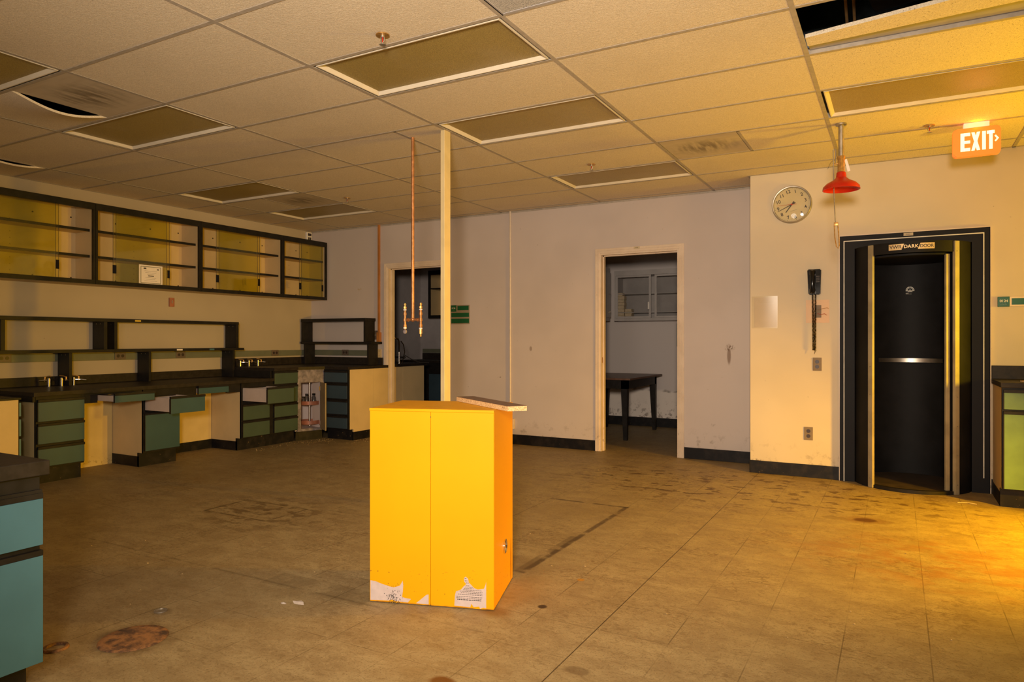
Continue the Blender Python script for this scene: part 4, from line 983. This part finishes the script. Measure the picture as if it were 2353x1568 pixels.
# ================================================================== UPPER WALL CABINETS
def wall_cab(y0, y1, panes, label, z0=1.766, z1=2.555):
    t = thing('wall_cabinet', label, 'cabinet', (XL, y0, z0), 0, 'glass-fronted wall cabinets')
    w_, h_, d_ = y1 - y0, z1 - z0, .327
    MB().box(.002, .012, 0, w_, 0, h_).box(.012, d_ - .03, 0, .016, 0, h_).box(.012, d_ - .03, w_ - .016, w_, 0, h_).box(.012, d_ - .03, .016, w_ - .016, 0, .016).box(.012, d_ - .03, .016, w_ - .016, h_ - .016, h_).build('case', 'cream', t)
    MB().box(d_ - .03, d_, 0, w_, h_ - .062, h_).box(d_ - .03, d_, 0, w_, 0, .040).box(d_ - .03, d_, 0, .020, .040, h_ - .062).box(d_ - .03, d_, w_ - .020, w_, .040, h_ - .062).build('face_frame', 'black', t)
    for sz in (.272, .526):
        s_ = MB().box(.014, d_ - .072, .018, w_ - .018, sz - .010, sz + .010).build('shelf', 'cream', t)
        MB().box(d_ - .072, d_ - .066, .018, w_ - .018, sz - .0125, sz + .0125).build('edge_band', 'black', s_)
    m = MB()
    for yy in (.06, w_ * .33, w_ * .66, w_ - .06):
        for zz in (.07, h_ - .12): m.cyl((.0121, yy, zz), (.0145, yy, zz), .008, n=10)
    for k in range(9):
        m.cyl((.0121, w_ * .5, .10 + k * .06), (.0135, w_ * .5, .10 + k * .06), .0035, n=8)
    m.build('screw_caps', 'outlet_dark', t)
    for k, (a, b) in enumerate(panes):
        x = d_ - .020 - k * .016
        g = MB().box(x - .0025, x + .0025, a, b, .030, h_ - .050).build('glass_pane', 'glass_y', t)
        ed = MB().box(x - .0028, x + .0028, a - .001, a, .030, h_ - .050).box(x - .0028, x + .0028, b, b + .001, .030, h_ - .050).build('glass_edge', 'ink', g)
        yy = a + .022 if k == 0 else b - .020
        if k == 0: MB().box(x + .0025, x + .008, a - .008, a + .030, .120, .205, .001).build('finger_grip', 'phone', g)
        else: MB().box(x + .0025, x + .008, b - .026, b + .001, .120, .205, .001).build('finger_grip', 'phone', g)
    return t
wall_cab(2.745, 3.946, [(.10, .845), (.14, .88)], 'leftmost glass-fronted wall cabinet, cut off by the photo edge')
wall_cab(3.950, 5.118, [(.182, .760), (.222, .806)], 'glass-fronted wall cabinet holding the certificate')
wall_cab(5.122, 6.312, [(.213, .800), (.262, .846)], 'glass-fronted wall cabinet third from the left')
wall_cab(6.316, 7.090, [(.288, .688), (.340, .732)], 'narrowest glass-fronted wall cabinet, nearest the corner')
t = thing('certificate', 'framed certificate sheet standing behind the glass of the second cabinet', 'document', (XL + .327 - .019, 4.40, 1.795), R(90))
t.location.x = XL + .3105
MB().box(0, .262, -.001, 0, .003, .208).build('sheet', 'paper', t)
m = MB().box(.018, .244, -.0016, -.001, .018, .024).box(.018, .244, -.0016, -.001, .188, .194).box(.018, .024, -.0016, -.001, .024, .188).box(.238, .244, -.0016, -.001, .024, .188)
m.build('border', 'band', t)
m = MB().box(.05, .08, -.0016, -.001, .165, .180).box(.20, .22, -.0016, -.001, .162, .174)
for k, (a, b) in enumerate(((.06, .20), (.07, .19), (.09, .17), (.10, .16), (.07, .19), (.08, .18), (.06, .20))): m.box(a, b, -.0016, -.001, .145 - k * .017, .147 - k * .017)
m.box(.10, .165, -.0017, -.001, .092, .100); m.build('print', 'ink', t)

# ================================================================== YELLOW SAFETY CABINET (standing upside down)
t = thing('safety_cabinet', 'bright yellow steel safety cabinet standing alone in the middle of the floor', 'cabinet', (-2.146, 2.503, 0), R(17.95))
Wd, Dp, Hh = .594, .436, .901
m = MB().box(.0, Wd, .004, Dp, .004, Hh, .002)
m.build('shell', 'yellow', t)
for x0, x1 in ((.003, .2965), (.2985, Wd - .001)):
    MB().box(x0, x1, -.0015, .004, .004, Hh - .012, .0008).build('front_sheet', 'yellow', t)
MB().box(0, Wd, -.002, .004, Hh - .0115, Hh + .001, .001).build('top_hem', 'yellow', t)
MB().cyl((.2975, -.002, Hh - .035), (.2975, .0, Hh - .035), .002, n=8).build('rivet', 'outlet_dark', t)
vn = Matrix.Translation((Wd, .236, .224)) @ Matrix.Rotation(R(90), 4, 'Y')
MB(vn).lathe([(.026, -.001), (.034, .001), (.034, .006), (.028, .008), (.026, .004), (.024, -.0005), (0, -.0005)], n=32).build('vent_bung', 'chrome', t, True)
def poly(pts, y, mat, nm, parent): return MB().panel_xz(pts, y - .0006, y).build(nm, mat, parent)
s1 = poly([(.006, .010), (.006, .100), (.03, .098), (.06, .088), (.10, .078), (.12, .075), (.15, .085), (.163, .108), (.166, .088), (.164, .060), (.160, .034), (.172, .030), (.203, .027), (.188, .010), (.13, .012), (.11, .018), (.095, .012)], -.0018, 'old_paper', 'torn_label', t)
poly([(.228, .010), (.252, .030), (.278, .052), (.288, .054), (.288, .008)], -.0018, 'old_paper', 'torn_label', t)
s3 = poly([(.410, .012), (.413, .060), (.418, .078), (.44, .086), (.455, .104), (.462, .108), (.464, .116), (.456, .124), (.455, .140), (.463, .147), (.474, .138), (.478, .120), (.49, .110), (.502, .098), (.52, .092), (.548, .098), (.556, .118), (.558, .130), (.558, .010), (.545, .012), (.53, .006), (.526, .016), (.50, .012), (.49, .026), (.484, .010)], -.0018, 'old_paper', 'torn_label', t)
m = MB()
for r_, (z, a, b) in enumerate(((.137, .458, .468), (.127, .459, .473), (.118, .464, .478), (.105, .464, .482), (.099, .460, .496), (.093, .455, .500), (.086, .452, .540), (.079, .435, .542), (.072, .440, .540), (.065, .428, .540), (.055, .420, .540), (.048, .420, .538), (.040, .424, .535))):
    x = a
    while x < b:
        l_ = random.uniform(.004, .012); m.box(x, min(x + l_, b), -.0026, -.0023, z, z + .0022 + (.002 if r_ == 12 else 0)); x += l_ + .0022
m.build('small_print', 'ink', s3)
m = MB()
for _ in range(170):
    x = random.gauss(.115, .018); z = abs(random.gauss(.022, .022)) + .002
    m.box(x, x + random.uniform(.0006, .0035), -.0032, -.0022, z, z + random.uniform(.0006, .003))
m.build('grime', 'hair', t)
# plank
q = [Vector((-1.992, 3.002)), Vector((-1.506, 2.676)), Vector((-1.444, 2.743)), Vector((-1.930, 3.069))]
t = thing('board_offcut', 'brown offcut of particleboard lying across the top of the yellow cabinet', 'board', (-1.72, 2.87, .9025))
MB(T(1.72, -2.87, 0)).prism([tuple(p) for p in q], 0, .0215).build('core', 'chip', t)
MB(T(1.72, -2.87, 0)).prism([tuple(p) for p in q], .0217, .0232).build('laminate', 'brown_top', t)

# ================================================================== FLOOR ITEMS
o = MB().lathe([(0, .006), (.10, .006), (.125, .005), (.13, .001), (0, .001)], n=48).build('floor_cover', 'rust', smooth=True); o.location = (-2.72, 1.725, 0)
tag(o, 'rusty round cover set in the floor at the lower left', 'drain cover')
o = MB().lathe([(0, .003), (.020, .003), (.020, .005), (.028, .005), (.028, .001), (0, .001)], n=28).build('floor_cover', 'galv', smooth=True); o.location = (-2.89, 1.96, 0)
tag(o, 'tiny round floor plug behind the rusty cover', 'drain cover')
o = MB().lathe([(.032, .001), (.034, .010), (.044, .010), (.047, .001)], n=28).build('pipe_stub', 'rust', smooth=True); o.location = (-2.90, 1.52, 0)
tag(o, 'rusty pipe ring in the floor beside the blue-grey cabinet', 'pipe')
def scrap(x, y, s, label):
    m = MB(); n = 7; c = random.random() * 6
    P = [m.bm.verts.new((x, y, .006 + .004 * s))]
    rim = [m.bm.verts.new((x + s * (.03 if k % 2 else .045) * math.cos(k / n * 6.283 + c), y + s * .022 * math.sin(k / n * 6.283 + c), .001 + random.uniform(0, .010) * s)) for k in range(n)]
    for k in range(n): m.bm.faces.new((P[0], rim[k], rim[(k + 1) % n]))
    r = bmesh.ops.solidify(m.bm, geom=m.bm.faces[:], thickness=.0006)
    tag(m.build('paper_scrap', 'paper'), label, 'paper scrap', 'torn paper scraps on the floor')
scrap(-2.415, 2.325, .8, 'larger white paper scrap on the floor left of the yellow cabinet'); scrap(-2.475, 2.29, .4, 'smaller white paper scrap beside the larger one, left of the yellow cabinet')
m = MB()
for _ in range(260):
    if random.random() < .6: x, y = random.gauss(-6.17, .12), random.gauss(6.22, .12)
    elif random.random() < .5: x, y = random.gauss(-5.72, .10), random.gauss(6.7, .22)
    else: x, y = random.gauss(-6.2, .06), random.uniform(5.3, 6.2)
    if x < -6.2 and y > 6.1: continue
    if x < -5.76 and y > 6.40: x = -5.74
    s = random.uniform(.0015, .006); m.box(x, x + s, y, y + s, .0005, s * .6, rot=Matrix.Rotation(random.random() * 3, 4, 'Z'))
o = m.build('plaster_crumbs', 'debris'); o['kind'] = 'stuff'; tag(o, 'pale crumbs strewn on the floor in front of the corner cabinet', 'debris')
m = MB()
for _ in range(110):
    x, y = random.uniform(-4.5, .6), random.uniform(1.8, 6.5)
    if -2.3 < x < -1.3 and 2.3 < y < 3.3: continue
    s = random.uniform(.002, .007); m.box(x, x + s, y, y + s * .8, .0005, s * .5)
o = m.build('grit', 'debris'); o['kind'] = 'stuff'; tag(o, 'tiny pale grit scattered over the open floor', 'debris')
for dx, l in ((0, 'curved sliver of wood on the floor right of the dark door'),):
    o = MB().tube([(.40, 6.16, .003), (.46, 6.17, .006), (.52, 6.155, .003)], .003, 6).build('wood_sliver', 'tag'); tag(o, l, 'debris')

# ================================================================== SIDE ROOM (second doorway)
t = thing('table', 'black-legged table with brown top in the room behind the second doorway', 'table', (-3.2, 8.6, 0))
W(t).box(-3.66, -2.795, 7.96, 9.27, .735, .757, .002).build('tabletop', 'brown_top', t)
W(t).box(-3.60, -2.855, 8.02, 8.045, .625, .7345).box(-3.60, -2.855, 9.185, 9.21, .625, .7345).box(-3.60, -3.575, 8.045, 9.185, .625, .7345).box(-2.88, -2.855, 8.045, 9.185, .625, .7345).build('apron', 'black', t)
for x, y, sx, sy in ((-2.855, 8.02, -1, 1), (-2.855, 9.21, -1, -1), (-3.60, 8.02, 1, 1), (-3.60, 9.21, 1, -1)):
    m = MB(T(3.2, -8.6, 0)); a, b = .075, .045
    def sq(w, z): return [m.bm.verts.new(m.M @ Vector(p)) for p in ((x, y, z), (x + sx * w, y, z), (x + sx * w, y + sy * w, z), (x, y + sy * w, z))]
    r0, r1, r2 = sq(a, .734), sq(a, .60), sq(b, 0)
    for p_, q_ in ((r0, r1), (r1, r2)):
        for k in range(4): m.bm.faces.new((p_[k], p_[(k + 1) % 4], q_[(k + 1) % 4], q_[k]))
    m.bm.faces.new(r0); m.bm.faces.new(r2); m.build('leg', 'black', t)
t = thing('wall_cabinet', 'grey metal cabinet with sliding glass doors behind the second doorway', 'cabinet', (-3.46, 9.2, 1.487))
CW, CHH, CD = 1.7, .70, .315
MB().box(0, CW, CD - .01, CD, 0, CHH).box(0, CW, 0, CD - .01, 0, .035).box(0, CW, 0, CD - .01, CHH - .07, CHH).box(0, .02, 0, CD - .01, .035, CHH - .07).box(CW - .02, CW, 0, CD - .01, .035, CHH - .07).build('case', 'grey_metal', t)
for z in (.115, .375): MB().box(.02, CW - .02, .03, CD - .01, z - .006, z + .006).build('shelf', 'grey_metal', t)
def slider(x0, x1, y, nm, gl):
    f = MB().box(x0, x0 + .03, y, y + .012, .037, CHH - .072).box(x1 - .03, x1, y, y + .012, .037, CHH - .072).box(x0 + .03, x1 - .03, y, y + .012, .037, .062).box(x0 + .03, x1 - .03, y, y + .012, CHH - .097, CHH - .072).build(nm, 'grey_metal', t)
    MB().box(x0 + .03, x1 - .03, y + .004, y + .008, .062, CHH - .097).build('glass_pane', gl, f); return f
slider(.022, .53, -.002, 'sliding_door', 'glass_c'); f = slider(.575, 1.16, .014, 'sliding_door', 'glass_c')
MB().box(.487, .507, -.006, -.002, .155, .255).build('handle', 'white_plastic', t)
G = 'small cartons stacked in the glass-door cabinet'
z = 1.487 + .035
cols = [(-3.430, .105, [.045] * 7), (-3.315, .100, [.033] * 4)]
nth = ['lowest', 'second', 'third', 'fourth', 'fifth', 'sixth', 'seventh', 'eighth']
for ci_, (x, wd, hs) in enumerate(cols):
    zz = z + .0005
    for k, hh in enumerate(hs):
        o = MB().box(x, x + wd - (.006 if k % 2 else 0), 9.235, 9.33, zz, zz + hh - .002, .001).build('carton', 'card')
        tag(o, f'{nth[k]} carton from the bottom of the {"taller left" if ci_ == 0 else "shorter right"} stack in the glass-door cabinet', 'box', G); zz += hh
    if ci_ == 0:
        o = MB().box(x, x + .078, 9.235, 9.33, zz, zz + .042, .001).build('carton', 'card'); tag(o, 'narrow carton on top of the taller left stack in the glass-door cabinet', 'box', G)
t = thing('wall_cabinet', 'grey metal wall cabinet with small handles at the second doorway\'s left jamb', 'cabinet', (-3.86, 8.35, 1.487))
MB().box(0, .345, 0, .83, 0, .74).build('case', 'grey_metal', t)
for a, b in ((.01, .405), (.415, .82)):
    d = MB().box(.346, .362, a, b, .05, .67, .001).build('door', 'grey_metal', t)
    for z in (.12, .37): MB().tube([(.362, b - .04, z), (.385, b - .05, z + .005), (.385, b - .09, z + .005), (.362, b - .10, z)], .004).build('handle', 'chrome', d, True)
tag(bx('room_sign', 'sign_green', -2.66, -2.52, 9.508, 9.519, 1.13, 1.45), 'green sign edge showing at the right side of the second doorway', 'sign')

# ================================================================== STORE ROOM (first doorway)
t = thing('base_cabinet', 'cream-sided bench seen end-on through the first doorway', 'cabinet', (-6.4, 7.7, 0))
W(t).box(XL + .01, -5.90, 7.26, 7.565, .0, .86).build('chase_panel', 'cream', t); W(t).box(XL + .01, -5.90, 7.569, 8.05, .0, .86).build('carcass', 'cream', t)
W(t).box(-6.9, -5.896, 8.0505, 8.065, .1, .86).build('face_frame', 'black', t)
t = thing('bench_worktop', 'black worktop with the gooseneck tap behind the first doorway', 'worktop', (-6.4, 7.7, .861))
W(t).box(XL + .005, -5.865, 7.255, 8.09, .861, .896, .002).build('top', 'stone', t)
t = thing('faucet', 'chrome gooseneck tap on the bench behind the first doorway', 'tap', (-5.99, 7.60, .8965))
MB().cyl((0, 0, 0), (0, 0, .16), .017).cyl((0, 0, 0), (0, 0, .02), .026).build('base', 'chrome', t, True)
MB().tube([(0, 0, .16), (0, 0, .30), (-.008, -.012, .335), (-.04, -.05, .352), (-.12, -.14, .352), (-.18, -.2, .352)], .011).build('spout', 'chrome', t, True)
MB().tube([(.02, .04, .0), (.035, .08, .16), (.03, .06, .26), (.015, .02, .31)], .007).build('side_pipe', 'chrome', t, True)
MB().cyl((-.07, .0, .085), (.07, .02, .085), .012).sph((-.075, 0, .085), .018).sph((.075, .02, .085), .018).build('handle', 'black', t, True)
MB().tube([(.04, .06, .12), (.10, .14, .06), (.18, .24, .012), (.26, .34, .006)], .006).build('hose', 'hair', t, True)
t = thing('base_cabinet', 'dark cabinet with a blue door at the back of the first doorway room', 'cabinet', (-5.5, 9.3, 0))
W(t).box(-7.0, -4.6, 9.05, 9.66, .0, .86).build('carcass', 'black', t)
for x in (-6.52, -6.02, -5.52): W(t).box(x, x + .46, 9.03, 9.049, .12, .68).build('door', 'teal_dark', t)
t = thing('bench_worktop', 'dark rear worktop with splashback in the first doorway room', 'worktop', (-5.5, 9.3, .861))
W(t).box(-7.1, -4.6, 9.0, 9.665, .861, .896).build('top', 'stone', t); W(t).box(-7.1, -4.6, 9.645, 9.666, .8965, 1.0).build('backsplash', 'stone', t)
W(t).box(-7.1, -4.6, 9.65, 9.669, 1.003, 1.07).build('service_band', 'band', t)
t = thing('wall_cabinet', 'black-framed wall cabinet high in the first doorway room', 'cabinet', (-6.75, 9.34, 1.577))
MB().box(0, 1.2, .30, .325, 0, .787).box(0, .02, 0, .30, 0, .787).box(1.18, 1.2, 0, .30, 0, .787).box(.02, 1.18, 0, .30, 0, .02).box(.02, 1.18, 0, .30, .767, .787).build('case', 'cream', t)
MB().box(-.002, .045, -.01, 0, 0, .787).box(1.155, 1.2, -.01, 0, 0, .787).box(.045, 1.155, -.01, 0, 0, .05).box(.045, 1.155, -.01, 0, .715, .787).build('face_frame', 'black', t)
MB().box(.03, 1.17, .01, .30, .48, .50).build('shelf', 'black', t)
